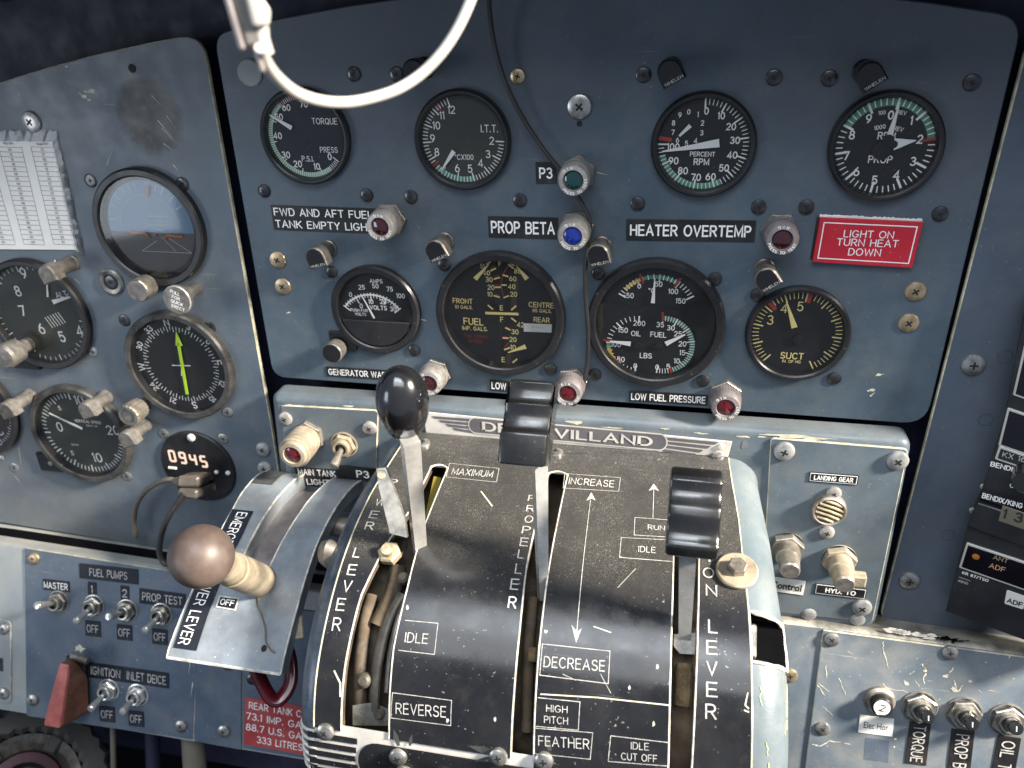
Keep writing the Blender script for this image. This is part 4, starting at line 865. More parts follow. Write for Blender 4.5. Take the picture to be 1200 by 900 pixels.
# ------------------------------------------------------------------ lower left console
LLo = V((*MP.hit(31, 645, .036), .036)); xr = V((*MP.hit(231, 678, .036), .036)) - LLo; tl = deg(20)
LL = Fr(LLo, xr, (0, math.cos(tl), -math.sin(tl)))
t = thing('lower_console', 'pale grey lower left console with lit top lip below left panel', 'console', LL.M())
cor = [LL.hit(*q) for q in ((-160, 800), (373, 893), (390, 715), (-200, 600))]
b = MB(); low = [LL.hit(x, y) for x, y in ((-180, 803), (0, 831), (374, 893))]
top = [LL.hit(x, y) for x, y in ((-180, 616), (0, 640), (390, 700))]
vs = [(p_.x, p_.y, 0) for p_ in low] + [(p_.x, p_.y, 0) for p_ in top]; fs = [(0, 1, 4, 3), (1, 2, 5, 4)]; ms = ['lip', 'lip']
prev = 3
for dy, dz in ((.0016, -.0006), (.0026, -.0020), (.0030, -.0045)):
    k0 = len(vs); vs += [(p_.x, p_.y + dy, dz) for p_ in top]; fs += [(prev, prev + 1, k0 + 1, k0), (prev + 1, prev + 2, k0 + 2, k0 + 1)]; ms += ['lip'] * 2; prev = k0
inv = LL.M().inverted()
back = [inv @ V((*MP.hit(x, y), -.004)) for x, y in ((-180, 582), (0, 616), (390, 675))]; k0 = len(vs); vs += [tuple(x) for x in back]; fs += [(prev, prev + 1, k0 + 1, k0), (prev + 1, prev + 2, k0 + 2, k0 + 1)]; ms += ['lip'] * 2
k0 = len(vs); vs += [(p_.x, p_.y - .001, -.012) for p_ in low]; fs += [(k0, k0 + 1, 1, 0), (k0 + 1, k0 + 2, 2, 1)]; ms += ['edge_cream'] * 2
k1 = len(vs); vs += [(p_.x, p_.y - .001, -.014) for p_ in low] + [(p_.x, p_.y + .01, -.014) for p_ in top]; fs += [(k1 + 1, k1, k1 + 3, k1 + 4), (k1 + 2, k1 + 1, k1 + 4, k1 + 5)]; ms += ['void'] * 2
b.add(vs, fs, ms); b.build('shell', t); LOWER = t
def subplate(fr, parent, pts, rad, name, mat, side='edge_cream', th=.0014, extra=None):
    q = [tuple(fr.hit(*x)) for x in pts]; b = MB(); b.plate(rpoly(q, rad), .0002, th, mat, .0004, side=side)
    if extra: extra(b)
    return b.build(name, parent)
LL2 = Fr(LL.o + LL.z * .0014, LL.x, LL.y)
def ex_sw(b):
    blob(b, LL2, 94, 760, 5, 4, 'chip', .00012 + .0014, 14, .5); chips(b, LL2, [(.0006, [(224, 770), (221, 790)]), (.0007, [(226, 800), (224, 815)]), (.0006, [(218, 850), (220, 858)])], z=.0016)
subplate(LL, LOWER, [(30, 641), (236, 674), (228, 866), (32, 838)], .002, 'switch_panel', 'panel_low', extra=ex_sw)
subplate(LL, LOWER, [(230, 700), (284, 706), (284, 878), (229, 868)], .0008, 'blank_panel', 'panel_low', 'panel_low'); subplate(LL, LOWER, [(285, 706), (372, 716), (372, 890), (286, 876)], .0008, 'placard_panel', 'panel_low', 'panel_low')
subplate(LL, LOWER, [(-60, 713), (14, 727), (14, 824), (-50, 815)], .004, 'side_plate', 'lip', 'edge_white')
screws(LL2, LOWER, [(39, 654.5)], .0050, 'screw_brass'); screws(LL2, LOWER, [(38, 820), (212, 851), (262, 857), (266, 778)], .0050, 'screw_steel', dome=.5); screws(LL2, LOWER, [(295, 796)], .0045, 'screw_black'); screws(LL2, LOWER, [(4, 737), (4, 813)], .0048, 'screw_steel')
tape = dict(mat='tape_navy', ink='ink_worn', bold=-.004)
placard(LL2, (93.4, 668.5), (162.5, 676), 17.5, ['FUEL PUMPS'], 'navy placard FUEL PUMPS on the lower switch panel', cap=.52, wf=.64, **tape); placard(LL2, (50.7, 684.4), (82, 687.8), 12.5, ['MASTER'], 'small navy placard MASTER above its toggle', cap=.62, wf=.9, mat='tape_navy', ink='ink_white', bold=.0)
placard(LL2, (103.4, 689.5), (113.2, 690.6), 16, ['1'], 'tiny navy placard numbered 1 above a fuel pump toggle', cap=.55, sx=1., **tape); placard(LL2, (141.6, 694.2), (151.6, 695.4), 17, ['2'], 'tiny navy placard numbered 2 above a fuel pump toggle', cap=.55, sx=1., **tape)
placard(LL2, (163.7, 697.6), (218, 704.8), 17.5, ['PROP TEST'], 'navy placard PROP TEST partly behind the lever bracket', cap=.55, wf=.86, **tape)
for (x, y), lab in (((109.3, 736.4), 'navy placard OFF under fuel pump switch 1'), ((146.3, 741), 'navy placard OFF under fuel pump switch 2'), ((187.7, 746), 'navy placard OFF under the PROP TEST switch'), ((126, 836.7), 'navy placard OFF under the IGNITION switch'), ((160, 842), 'navy placard OFF under the INLET DEICE switch')):
    placard(LL2, (x - 9, y - 1), (x + 9, y + 1), 18, ['OFF'], lab, cap=.52, wf=.76, **tape)
placard(LL2, (103.7, 784.2), (145.6, 790.2), 18, ['IGNITION'], 'navy placard IGNITION right of the red switch guard', cap=.55, wf=.82, **tape); placard(LL2, (146.4, 790.3), (198.3, 797.6), 18, ['INLET DEICE'], 'navy placard INLET DEICE at the lower right of switch panel', cap=.55, wf=.88, **tape)
placard(LL2, (-22, 775), (3.5, 779), 15, ['AUX'], 'tiny black placard cut off by the left edge', cap=.5, sx=1.)
placard(LL2, (287, 844), (372, 859), 56, ['REAR TANK CAP.', '73.1 IMP. GALS.', '88.7 U.S. GALS.', '333 LITRES'], 'weathered red placard REAR TANK with fuel capacities beside quadrant', 'placard_red_old', 'ink_white', cap=.84, wf=.95, bold=.0, gap=1.58)
for bs, tp, lab in (((65, 707), (42, 710), 'toggle switch under MASTER, lever pointing left'), ((106.5, 712), (88.5, 729), 'toggle switch for fuel pump 1 flicked down'), ((145.5, 717.5), (126.5, 723), 'toggle switch for fuel pump 2 pointing outward'), ((186, 722), (169.5, 740), 'toggle switch under PROP TEST flicked down'), ((124, 811), (105.5, 832), 'toggle switch under IGNITION with bright lever'), ((158, 817), (143, 835.5), 'toggle switch under INLET DEICE with bright lever')):
    toggle(LL2, bs, tp, lab, h=.022, R=.0080, mat='nickel' if bs[1] < 800 and bs[0] > 80 else 'nickel_dirty' if bs[0] < 80 else 'chrome')
# guarded switch
q = LL2.hit(92, 800); t = thing('switch_guard', 'red switch guard with front painted brighter, left of the IGNITION toggle', 'switch guard', LL2.M((q.x, q.y, 0)))
def lp(x, y, h): e = LL2.hit(x, y, h) - q; return V((e.x, e.y, h))
b = MB(); b.plate(rpoly([tuple(lp(*z_, 0).xy) for z_ in ((82, 766), (104, 772), (104, 826), (84, 822))], .001), 0, .005, 'black_bezel', .0006); b.build('hinge_base', t)
fA = [lp(70, 776, .029), lp(81, 778, .029), lp(70, 855, .026), lp(50, 851, .026)]; fB = [lp(84, 770, .007), lp(102, 792, .006), lp(104, 834, .004), lp(72, 846, .005)]
def rquad(Q4, f, n=4):
    out = []
    for i in range(4):
        a, b_, c = Q4[i - 1], Q4[i], Q4[(i + 1) % 4]; p_, q_ = b_.lerp(a, f), b_.lerp(c, f)
        out += [p_ * (1 - k / n) ** 2 + b_ * 2 * (k / n) * (1 - k / n) + q_ * (k / n) ** 2 for k in range(n + 1)]
    return out
rA, rB = rquad(fA, .12), rquad(fB, .12); cA = sum(fA, V((0, 0, 0))) / 4
ringsG = [[p_ + (cA - p_) * .10 for p_ in rA], [p_ + (cA - p_) * .03 + (b_ - p_) * .02 for p_, b_ in zip(rA, rB)], [p_.lerp(b_, .10) for p_, b_ in zip(rA, rB)], [p_.lerp(b_, .55) + (p_ - cA) * .03 for p_, b_ in zip(rA, rB)], rB]
b = MB(); n_ = len(rA); vs = [tuple(p_) for R__ in ringsG for p_ in R__]; fs = [tuple(reversed(range(n_)))]; ms = ['guard_red_lit']
for k in range(4):
    for i in range(n_): fs.append((k * n_ + i, k * n_ + (i + 1) % n_, (k + 1) * n_ + (i + 1) % n_, (k + 1) * n_ + i)); ms.append('guard_red_lit' if k < 2 else 'guard_side')
b.add(vs, fs, ms); b.build('cover', t)
b = MB(); b.tube([lp(84, 768, .008), lp(103, 775, .008)], .0026, 'post_worn', 12); b.build('hinge_pin', t)
for k in range(3):
    b = MB(); a = lp(96 + k * 2, 790 + 14 * k, .006); b.lathe([(.0016, 0), (.0016, .0016), (0, .002)], 'nickel_dirty', 12, Matrix.Translation(a)); b.build('rivet', t)
# things below the console
q = atdepth(28, 925, .74); K = dirM(q, CAM - q)
t = thing('trim_wheel', 'grey notched wheel with maroon hub under the console at lower left', 'wheel', K)
b = MB(); b.lathe([(.058, -.014), (.066, -.010), (.068, 0), (.064, .008), (.050, .010), (.046, .004)], 'rubber_grey', 60, knurl=.05); b.lathe([(.046, .004), (.038, .0), (.032, .004)], 'post_metal', 40); b.build('rim', t)
b = MB(); b.lathe([(.032, .002), (.030, .007), (.022, .008), (.018, .002), (0, .0)], ['maroon', 'maroon', 'black_bezel', 'black_bezel'], 32); b.build('hub', t)
for k in range(5):
    a = k * 1.256 + .3; b = MB(); b.box((0, .040, .003), (.012, .016, .006), 'rubber_grey', .002, Matrix.Rotation(a, 4, 'Z'), .003); b.build('spoke', t)
b = MB(); q0, q1 = atdepth(226, 860, .66), atdepth(232, 960, .66); b.tube([q0, q1], .009, 'rod_cream', 14); tag(b.build('control_rod', None, Matrix()), 'cream control rod in the dark below the switch panel', 'rod')
b = MB(); q0, q1 = atdepth(132, 840, .68), atdepth(134, 960, .68); b.tube([q0, q1], .0022, 'rod_cream', 10); tag(b.build('control_cable', None, Matrix()), 'thin pale control cable hanging in the dark under the console', 'cable')
b = MB(); q0, q1 = atdepth(178, 850, .70), atdepth(182, 960, .70); b.tube([q0, q1], .006, 'back_dark', 12); tag(b.build('control_rod', None, Matrix()), 'dark control rod left of the cream one below the console', 'rod')

# ------------------------------------------------------------------ lower right console
LRo = V((*MP.hit(960, 740, .022), .022)); xr = V((*MP.hit(1200, 771, .022), .022)) - LRo; tl = deg(14)
LR = Fr(LRo, xr, (0, math.cos(tl), -math.sin(tl)))
t = thing('lower_console', 'worn pale blue lower right console with breakers, scratched to bare metal', 'console', LR.M()); LRT = t
inv = LR.M().inverted(); tp = [LR.hit(x, y) for x, y in ((840, 722), (960, 736), (1330, 785))]; bt = [LR.hit(x, y) for x, y in ((800, 1000), (940, 1010), (1330, 1050))]
bk = [inv @ V((*MP.hit(x, y), -.004)) for x, y in ((840, 704), (960, 715), (1330, 768))]
b = MB(); vs = [(p_.x, p_.y, 0) for p_ in bt] + [(p_.x, p_.y, 0) for p_ in tp] + [(p_.x, p_.y + .002, -.0015) for p_ in tp] + [(p_.x, p_.y + .003, -.004) for p_ in tp] + [tuple(x) for x in bk]
fs = []; ms = []
for r_ in range(4):
    for k in range(2): fs.append((r_ * 3 + k, r_ * 3 + k + 1, r_ * 3 + k + 4, r_ * 3 + k + 3)); ms.append('right_low' if r_ == 0 else 'worn_metal')
b.add(vs, fs, ms); b.build('shell', t)
LR2 = Fr(LR.o + LR.z * .0016, LR.x, LR.y)
def ex_lr(b):
    K = [(.0006, [(1035, 752), (1035, 762), (1042, 784)]), (.0004, [(1035, 760), (1039, 775)]), (.0009, [(1081, 778), (1086, 788), (1082, 795), (1083, 801)]), (.0009, [(1059, 797), (1066, 803)]), (.0006, [(1073, 798), (1081, 808)]), (.0012, [(1106, 793), (1113, 790)]), (.0007, [(1113, 788), (1118, 782)]), (.0012, [(1114, 803), (1119, 811)]), (.0010, [(1118, 797), (1122, 811)]), (.0008, [(1128, 803), (1122, 811)]), (.0007, [(1033, 800), (1040, 806), (1070, 812)]), (.0009, [(952, 872), (962, 874), (972, 868), (1002, 873)]), (.0008, [(958, 803), (967, 815)]), (.0006, [(959, 800), (972, 811)]), (.0005, [(983, 795), (991, 815)]), (.0006, [(964, 828), (976, 839)]), (.0004, [(1145, 808), (1152, 812)]), (.0004, [(1158, 809), (1172, 811)]), (.0004, [(1182, 772), (1184, 768)]), (.0004, [(1087, 797), (1093, 798)]), (.0006, [(968, 780), (969, 795)]), (.0005, [(993, 763), (999, 766)]), (.0006, [(1066, 790), (1072, 786)])]
    for w_, pts in K:
        for k in range(len(pts) - 1):
            a, c = V(pts[k]), V(pts[k + 1]); n = 5; P = [a.lerp(c, i / n) + V((random.uniform(-.7, .7), random.uniform(-.7, .7))) * (0 < i < n) for i in range(n + 1)]
            for i in range(n):
                if random.random() < .86: b.stroke([tuple(LR.hit(*P[i], .0016)), tuple(LR.hit(*P[i + 1], .0016))], w_ * random.uniform(.35, .95), .00175 + i * 2e-6, 'chip', taper=i == n - 1)
    for x, y, rr in ((1137, 798, 2.2), (1108, 792, 3), (1118, 808, 4), (1062, 800, 3.2), (1155, 776, 1.2), (1084, 786, 2), (1048, 875, 1.5), (1049, 866, 1.5)): blob(b, LR2, x, y, rr, rr * .6, 'chip', .00178, 12, .5)
    b.plate([tuple(LR.hit(*q, .0016)) for q in ((1014, 864), (1042, 868), (1041, 894), (1012, 890))], .0016, .00168, 'panel_low', .00002)
subplate(LR, t, [(964, 737), (1330, 786), (1330, 1050), (930, 1000)], .001, 'breaker_panel', 'right_low', 'edge_cream', .0016, ex_lr)
screws(LR2, t, [(974.5, 750), (1113.5, 765.5), (964, 854.5)], .0050, 'screw_steel', dome=.4); screws(LR, t, [(926, 792)], .005, 'screw_brass')
b = MB()
for k in range(14):
    x = 1040 + k * 6.5; blob(b, LR, x + random.uniform(-3, 3), 731 + (x - 1040) * .15 + 7, random.uniform(3, 9), random.uniform(1, 3), 'badge_silver' if k < 9 else 'void', .0003, 12, .5)
b.build('bare_metal_patch', t)
q = LR2.hit(1034, 829, .009); t = thing('push_switch', 'round push switch with cream face numbered 2', 'switch', LR2.M((q.x, q.y, 0)))
b = MB(); b.lathe([(.0098, 0), (.0096, .0022), (.0078, .0036), (.0066, .0036), (.0064, .009), (.0056, .0096), (.0052, .0092)], ['nickel_dirty', 'nickel_dirty', 'nickel_dirty', 'post_black', 'post_black', 'post_black'], 40); b.build('ring', t)
b = MB(); b.lathe([(.0052, .0092), (0, .0094)], 'paper', 28); b.text('2', 0, 0, .0097, .0048, 'ink_black', -.15, .0); b.build('button', t)
placard(LR2, (1006.5, 847.5), (1046.5, 852.5), 21, ['Elec Hor'], 'white paper label Elec Hor under the round push switch', 'tape_white', 'ink_black', cap=.36, wf=.72, bold=.0)
for (bx, by), (tx, ty), lab, lab2, word, (l0, l1) in (((1079, 831), (1088, 840.5), 'circuit breaker above the TORQUE label', 'vertical black label TORQUE', 'TORQUE', ((1063, 869.5), (1088, 872.5))), ((1131, 838), (1139.5, 848), 'circuit breaker above the vertical PROP BETA label', 'vertical black label PROP BETA cut off by the lower frame edge', 'PROP BETA', ((1111, 889), (1138, 892))), ((1182, 846), (1191, 853), 'circuit breaker above the OIL TEMP label', 'vertical black label OIL TEMP at the lower right corner', 'OIL TEMP', ((1163, 896), (1190, 900)))):
    q = LR2.hit(bx, by, .003); t = thing('circuit_breaker', lab, 'breaker', LR2.M((q.x, q.y, 0)), 'circuit breakers on the lower right console')
    b = MB(); b.lathe([(.0112, 0), (.0112, .0008), (.0104, .001)], 'nickel_dirty', 32); b.plate(circle(.0103, 6, a0=random.random()), .001, .0042, 'nickel', .0006); b.lathe([(.0070, .0042), (.0070, .0065), (.0060, .0070), (.0045, .0066)], 'nickel', 30); b.build('hex_nut', t)
    h = .018; e = LR2.hit(tx, ty, h) - q; a = V((0, 0, .005)); c = V((e.x, e.y, h)); Ln = (c - a).length
    b = MB(); b.lathe([(.0043, 0), (.0043, Ln - .0006), (.0037, Ln), (0, Ln)], 'knob_worn', 24, dirM(a, c - a)); b.stroke([(e.x - .0004, e.y + .0016), (e.x, e.y - .0016)], .0006, h + .0012, 'ink_white'); b.build('button', t)
    top_px = {'TORQUE': 50, 'PROP BETA': 72, 'OIL TEMP': 72}[word]; placard(LR2, l0, l1, top_px, [word], lab2, 'tape', 'ink_worn', cap=.58, wf=.86, rot90=True, bold=-.004)

# ------------------------------------------------------------------ quadrant (curved cover, plates bent over it)
PR = [(.006, -.0312), (.012, -.0315), (.03, -.033), (.055, -.0355), (.081, -.039), (.105, -.0435), (.125, -.050), (.141, -.058), (.154, -.067), (.165, -.077), (.175, -.089), (.182, -.101), (.187, -.114), (.190, -.13), (.191, -.145), (.190, -.17), (.185, -.20)]
PRS = smooth([V((a, c_, 0)) for a, c_ in PR], 6)
SL = [0.]
for i in range(1, len(PRS)): SL.append(SL[-1] + (PRS[i] - PRS[i - 1]).length)
def prof(s):
    s = max(0, min(SL[-1] - 1e-6, s)); i = next(k for k in range(1, len(SL)) if SL[k] >= s); f = (s - SL[i - 1]) / (SL[i] - SL[i - 1])
    p_ = PRS[i - 1].lerp(PRS[i], f); t_ = (PRS[min(i + 1, len(PRS) - 1)] - PRS[max(i - 2, 0)]).normalized(); return p_, V((-t_.y, t_.x, 0)) * (1 if True else 1)
def q3(u, s, off=0.):
    p_, n_ = prof(s); return (u, p_.y + n_.y * off, p_.x + n_.x * off)
_chk = prof(.1)[1]
SGN = 1 if _chk.y > 0 else -1
def Q(u, s, off=0.): return q3(u, s, off * SGN)
def qhit(px, py):
    d = ray(px, py); best = None
    for i in range(len(PRS) - 1):
        a, c_ = PRS[i], PRS[i + 1]; ex, ey = c_.x - a.x, c_.y - a.y; det = d.z * -ey + ex * d.y
        if abs(det) < 1e-12: continue
        rx, ry = a.x - CAM.z, a.y - CAM.y; t_ = (rx * -ey + ex * ry) / det; f = (d.z * ry - d.y * rx) / det
        miss = max(0, -f, f - 1) if i in (0, len(PRS) - 2) else (0 if -1e-6 <= f <= 1.000001 else 99)
        if t_ > 0 and (best is None or (round(miss, 4), t_) < best[2]): best = (t_, SL[i] + f * (SL[i + 1] - SL[i]), (round(miss, 4), t_))
    return V((CAM.x + best[0] * d.x, best[1]))
def lerpx(pts, s):
    if s <= pts[0][1]: return pts[0][0]
    for a, c_ in zip(pts, pts[1:]):
        if s <= c_[1]: return a[0] + (c_[0] - a[0]) * (s - a[1]) / (c_[1] - a[1])
    return pts[-1][0]
def qedge(pxs): return [tuple(qhit(*q)) for q in pxs]
E_L = qedge([(478, 512), (435, 580), (405, 650), (385, 720), (372, 790), (369, 850)]); E_R = qedge([(854, 545), (858, 570), (865, 610), (870, 657), (877, 720), (880, 780), (881, 840), (880, 900)])
E1L = qedge([(500, 560), (480, 600), (453, 640), (423, 700), (405, 780), (401, 860)]); E1R = qedge([(523, 555), (497, 620), (478, 690), (462, 760), (457, 850)])
E2L = qedge([(641, 562), (629, 610), (618, 660), (609, 740), (602, 820), (599, 888)]); E2R = qedge([(662, 572), (645, 657), (632, 760), (627, 840), (626, 892)])
E3L = qedge([(790, 620), (789, 650), (786, 760), (783, 895)]); E3R = qedge([(821, 620), (819, 650), (817, 760), (811, 895)])
S_T = .012; S_B = qhit(585, 885)[1]; S1, S2, S3 = qhit(510, 549)[1], qhit(650, 557)[1], qhit(803, 632)[1]
QT = thing('throttle_quadrant', 'curved black lever quadrant with engraved legends and dusty top', 'quadrant', Matrix())
def strip(b, eL, eR, s0, s1, mat, off=.0012, edges='LR', n=None):
    n = n or max(2, int((s1 - s0) / .004)); vs, fs = [], []; K_ = 6
    for i in range(n + 1):
        s = s0 + (s1 - s0) * i / n; a, c_ = lerpx(eL, s), lerpx(eR, s)
        for k in range(K_ + 1): vs.append(Q(a + (c_ - a) * k / K_, s, off))
    w_ = K_ + 1
    for i in range(n):
        for k in range(K_): fs.append((i * w_ + k, (i + 1) * w_ + k, (i + 1) * w_ + k + 1, i * w_ + k + 1))
    b.add(vs, fs, mat)
def edge_tube(b, e, s0, s1, mat='edge_white', r=.00055, off=.0009):
    n = max(3, int((s1 - s0) / .005)); b.tube([Q(lerpx(e, s0 + (s1 - s0) * i / n), s0 + (s1 - s0) * i / n, off) for i in range(n + 1)], r, mat, 6)
b = MB()
strip(b, E_L, E1L, S_T, S_B, 'quad_black'); strip(b, E1R, E2L, S_T, S_B, 'quad_black'); strip(b, E2R, E3L, S_T, S_B + .004, 'quad_black'); strip(b, E3R, E_R, S_T, S_B + .006, 'quad_black')
strip(b, E1L, E1R, S_T, S1, 'quad_black'); strip(b, E2L, E2R, S_T, S2, 'quad_black'); strip(b, E3L, E3R, S_T, S3, 'quad_black')
for e, s0 in ((E1L, S1), (E1R, S1), (E2L, S2), (E2R, S2), (E3L, S3), (E3R, S3)): edge_tube(b, e, s0, S_B)
edge_tube(b, E_L, S_T, S_B, 'edge_cream', .0006); edge_tube(b, E_R, S_T, S_B, 'edge_cream', .0006)
for eL, eR, s0 in ((E1L, E1R, S1), (E2L, E2R, S2), (E3L, E3R, S3)):
    b.tube([Q(lerpx(eL, s0), s0 + .002, .0009)] + [Q(lerpx(eL, s0) + (lerpx(eR, s0) - lerpx(eL, s0)) * k / 6, s0 - .0025 * math.sin(math.pi * k / 6), .0009) for k in range(7)] + [Q(lerpx(eR, s0), s0 + .002, .0009)], .0008, 'edge_white', 6)
# engraved legends
def qwarp(z): return lambda x, y: Q(x, y, .0012 + z)
def qtext(w, px, py, cap, wpx, mat='ink_worn', rot=0., z=.00028, bold=-.006):
    c_ = qhit(px, py); e = qhit(px + wpx / 2, py + wpx * .5 * .075) - qhit(px - wpx / 2, py - wpx * .5 * .075); h = abs(qhit(px, py + cap / 2).y - qhit(px, py - cap / 2).y)
    ang = math.atan2(-e.y, e.x) + rot
    b.text(w, 0, 0, 0, h, mat, 0, bold, wfit=e.length if wpx else None, warp=lambda x, y, l=0: Q(c_.x + x * math.cos(ang) - y * math.sin(ang), c_.y - (x * math.sin(ang) + y * math.cos(ang)), .0012 + z + l))
def qlines(pxs, w=.00034, mat='ink_worn', closed=False, z=.00022):
    pts = [qhit(*q) for q in pxs]
    if closed: pts.append(pts[0])
    for a, c_ in zip(pts, pts[1:]):
        n = max(1, int((c_ - a).length / .005)); L_ = [a.lerp(c_, i / n) for i in range(n + 1)]
        b.stroke([tuple(q) for q in L_], w, 0, mat, warp=lambda x, y: Q(x, y, .0012 + z))
qlines([(527, 545), (585, 551), (582, 567), (523, 561)], closed=True); qtext('MAXIMUM', 554, 556, 8, 48)
qlines([(662, 557), (727, 562), (725, 578), (660, 574)], closed=True); qtext('INCREASE', 693, 567.5, 8, 53)
qlines([(692, 588), (676, 745)]); 
for tip, l_, r_, m_ in (((693, 579), (687, 589), (698, 589), (693, 586.5)), ((675.5, 754), (670, 733), (682, 737), (676.5, 741)), ((766, 569), (760, 577.5), (772, 577.5), (766, 575.5))):
    P_ = [qhit(*q) for q in (tip, l_, m_, r_)]; b.add([Q(q.x, q.y, .0015) for q in P_], [(0, 1, 2, 3)], 'ink_worn')
qlines([(766, 576), (765, 610)]); qlines([(792, 612), (744, 608.5), (743, 629), (792, 632)]); qtext('RUN', 769, 620.5, 5.6, 20)
qlines([(790, 635), (728, 632), (726, 655), (789, 660)]); qtext('IDLE', 758, 646, 7, 20)
qlines([(476, 727.5), (514, 731), (510, 767), (468, 762)]); qtext('IDLE', 489, 748, 12, 27, bold=-.012); qlines([(461, 811), (530, 820), (529, 849), (459, 840)], closed=True); qtext('REVERSE', 494, 831, 13, 59, bold=-.012)
qlines([(636, 755), (715, 763.5), (713, 801), (633, 791)], closed=True); qtext('DECREASE', 673, 778, 13, 72, bold=-.014)
qlines([(631, 817), (680, 822), (678, 854.5), (629, 850)]); qtext('HIGH', 653, 830, 8.5, 25, bold=-.012); qtext('PITCH', 652, 843, 8.5, 28, bold=-.012)
qlines([(628, 852), (695, 857.5), (692, 888), (626, 881)]); qtext('FEATHER', 661, 868.5, 12, 60, bold=-.014); qlines([(784, 869), (716, 861), (713, 890.5), (782, 896)]); qtext('IDLE', 750, 873, 8.5, 21, bold=-.012); qtext('CUT OFF', 749, 886, 8.5, 42, bold=-.012)
for ch, x, y, c_ in (('P', 461, 567, 7), ('O', 455, 579, 7.5), ('W', 446, 591, 8), ('E', 439, 605, 9), ('R', 434, 618, 9.5), ('L', 419, 649, 12), ('E', 413.5, 669, 13), ('V', 408, 688, 14), ('E', 400.5, 709, 15), ('R', 396, 732, 16)): qtext(ch, x, y, c_, 10.5 if ch != 'L' else 8, bold=-.01)
for ch, x, y, c_ in (('P', 624, 586, 7), ('R', 622, 598, 7.5), ('O', 620, 610.5, 8.5), ('P', 617, 623, 9), ('E', 614.5, 637, 10), ('L', 611, 651, 10.5), ('L', 608, 668, 12), ('E', 603.5, 686, 13), ('R', 601, 707, 14)): qtext(ch, x, y, c_, 10 if ch != 'L' else 8, mat='ink_white' if ch == 'R' and y > 700 else 'ink_worn', bold=-.01)
for ch, x, y, c_ in (('I', 831, 655, 11), ('O', 830, 673, 12), ('N', 833.5, 693.5, 13), ('L', 835, 735, 16), ('E', 834, 759.5, 16.5), ('V', 834, 783.5, 17), ('E', 834, 808, 17.5), ('R', 833, 833.5, 18)): qtext(ch, x, y, c_, 13.5 if ch not in 'IL' else (2.2 if ch == 'I' else 11), bold=-.01)
# scratches and nicks in the plates
for pts, w in (([(564, 578), (577, 595)], .0008), ([(696, 735), (716, 742)], .0005), ([(704, 790), (716, 812)], .0003), ([(634, 813), (700, 817), (784, 826)], .0006), ([(876, 812), (873, 826), (877, 830)], .0006), ([(872, 832), (877, 834)], .0006), ([(724, 690), (745, 668)], .0003), ([(660, 790), (675, 797)], .0003), ([(393, 786), (400, 800), (400, 815)], .0010)): qlines(pts, w, 'chip' if w > .0004 else 'ink_grey', z=.00018)
for x, y in ((525, 843), (640, 741), (770, 782), (581, 841), (738, 806), (766, 848), (478, 713)):
    c_ = qhit(x, y); b.add([Q(c_.x + .0009 * math.cos(a) * random.uniform(.5, 1.2), c_.y + .0014 * math.sin(a) * random.uniform(.5, 1.2), .00142) for a in [6.283 * k / 8 for k in range(8)]], [tuple(range(8))], 'ink_worn')
b.build('lettered_plate', QT)
# painted cover flanks and sides
NR = len(SL)
def flank(side, e, r, mat, rows, hole=None):
    b = MB(); ths = [i / 8 * math.pi / 2 for i in range(9)]; vs = []; ss = [.004 + (SL[-1] - .006) * i / rows for i in range(rows + 1)]
    for s in ss:
        u = lerpx(e, s)
        for th in ths: vs.append(Q(u + side * r * math.sin(th), s, -.0002 - r * (1 - math.cos(th))))
        vs.append(Q(u + side * r, s, -r - .035))
        vs.append(Q(u + side * r, s, -r - .07))
    w_ = len(ths) + 2; fs = []
    for i in range(rows):
        for k in range(w_ - 1):
            if hole and hole[0] <= i < hole[1] and hole[2] <= k < hole[3]: continue
            q = (i * w_ + k, (i + 1) * w_ + k, (i + 1) * w_ + k + 1, i * w_ + k + 1); fs.append(q if side > 0 else q[::-1])
    b.add(vs, fs, mat)
    if hole:
        i0, i1, k0, k1 = hole; loop = [i0 * w_ + k for k in range(k0, k1 + 1)] + [i * w_ + k1 for i in range(i0 + 1, i1 + 1)] + [i1 * w_ + k for k in range(k1 - 1, k0 - 1, -1)] + [i * w_ + k0 for i in range(i1 - 1, i0, -1)]
        P_ = [V(vs[k]) for k in loop]; P_ = [p_ + V((random.uniform(-1, 1), random.uniform(-1, 1), random.uniform(-1, 1))) * .0003 for p_ in P_]
        b.tube(P_, [.0008 + random.random() * .0006 for _ in P_], 'edge_white', 6, closed=True)
        for cc, rr in ((P_[len(P_) // 8], .004),): pass
    return b
flank(-1, E_L, .012, 'quad_blue', 40).build('left_flank', QT)
s_h0, s_h1 = qhit(878, 722)[1], qhit(880, 772)[1]
rows = 60; i0, i1 = int((s_h0 - .004) / (SL[-1] - .006) * rows), int((s_h1 - .004) / (SL[-1] - .006) * rows)
flank(1, E_R, .019, 'quad_pale', rows, (i0, i1 + 1, 0, 7)).build('right_flank', QT)
b = MB(); strip(b, [(x + .001, s) for x, s in E_R], [(x + .0182, s) for x, s in E_R], s_h0 - .004, s_h1 + .004, 'void', off=-.013); b.build('dark_backing', QT)  # near-black sheet added behind the opening to stand for the shade inside
b = MB()
for k in range(26):
    s0 = s_h1 + .008 + random.random() * (SL[-1] - s_h1 - .03); ln = random.uniform(.002, .012); th = random.uniform(1.0, 1.35) if k % 3 else random.uniform(.1, .5); P4 = []
    for j in range(5):
        s = s0 + ln * j / 4; t2 = th + random.uniform(-.04, .04); P4.append(Q(lerpx(E_R, s) + .019 * math.sin(t2), s, -.0001 - .019 * (1 - math.cos(t2))))
    b.tube(P4, random.uniform(.0002, .0005), 'primer', 5)
b.build('primer_chip', QT)['kind'] = 'stuff'
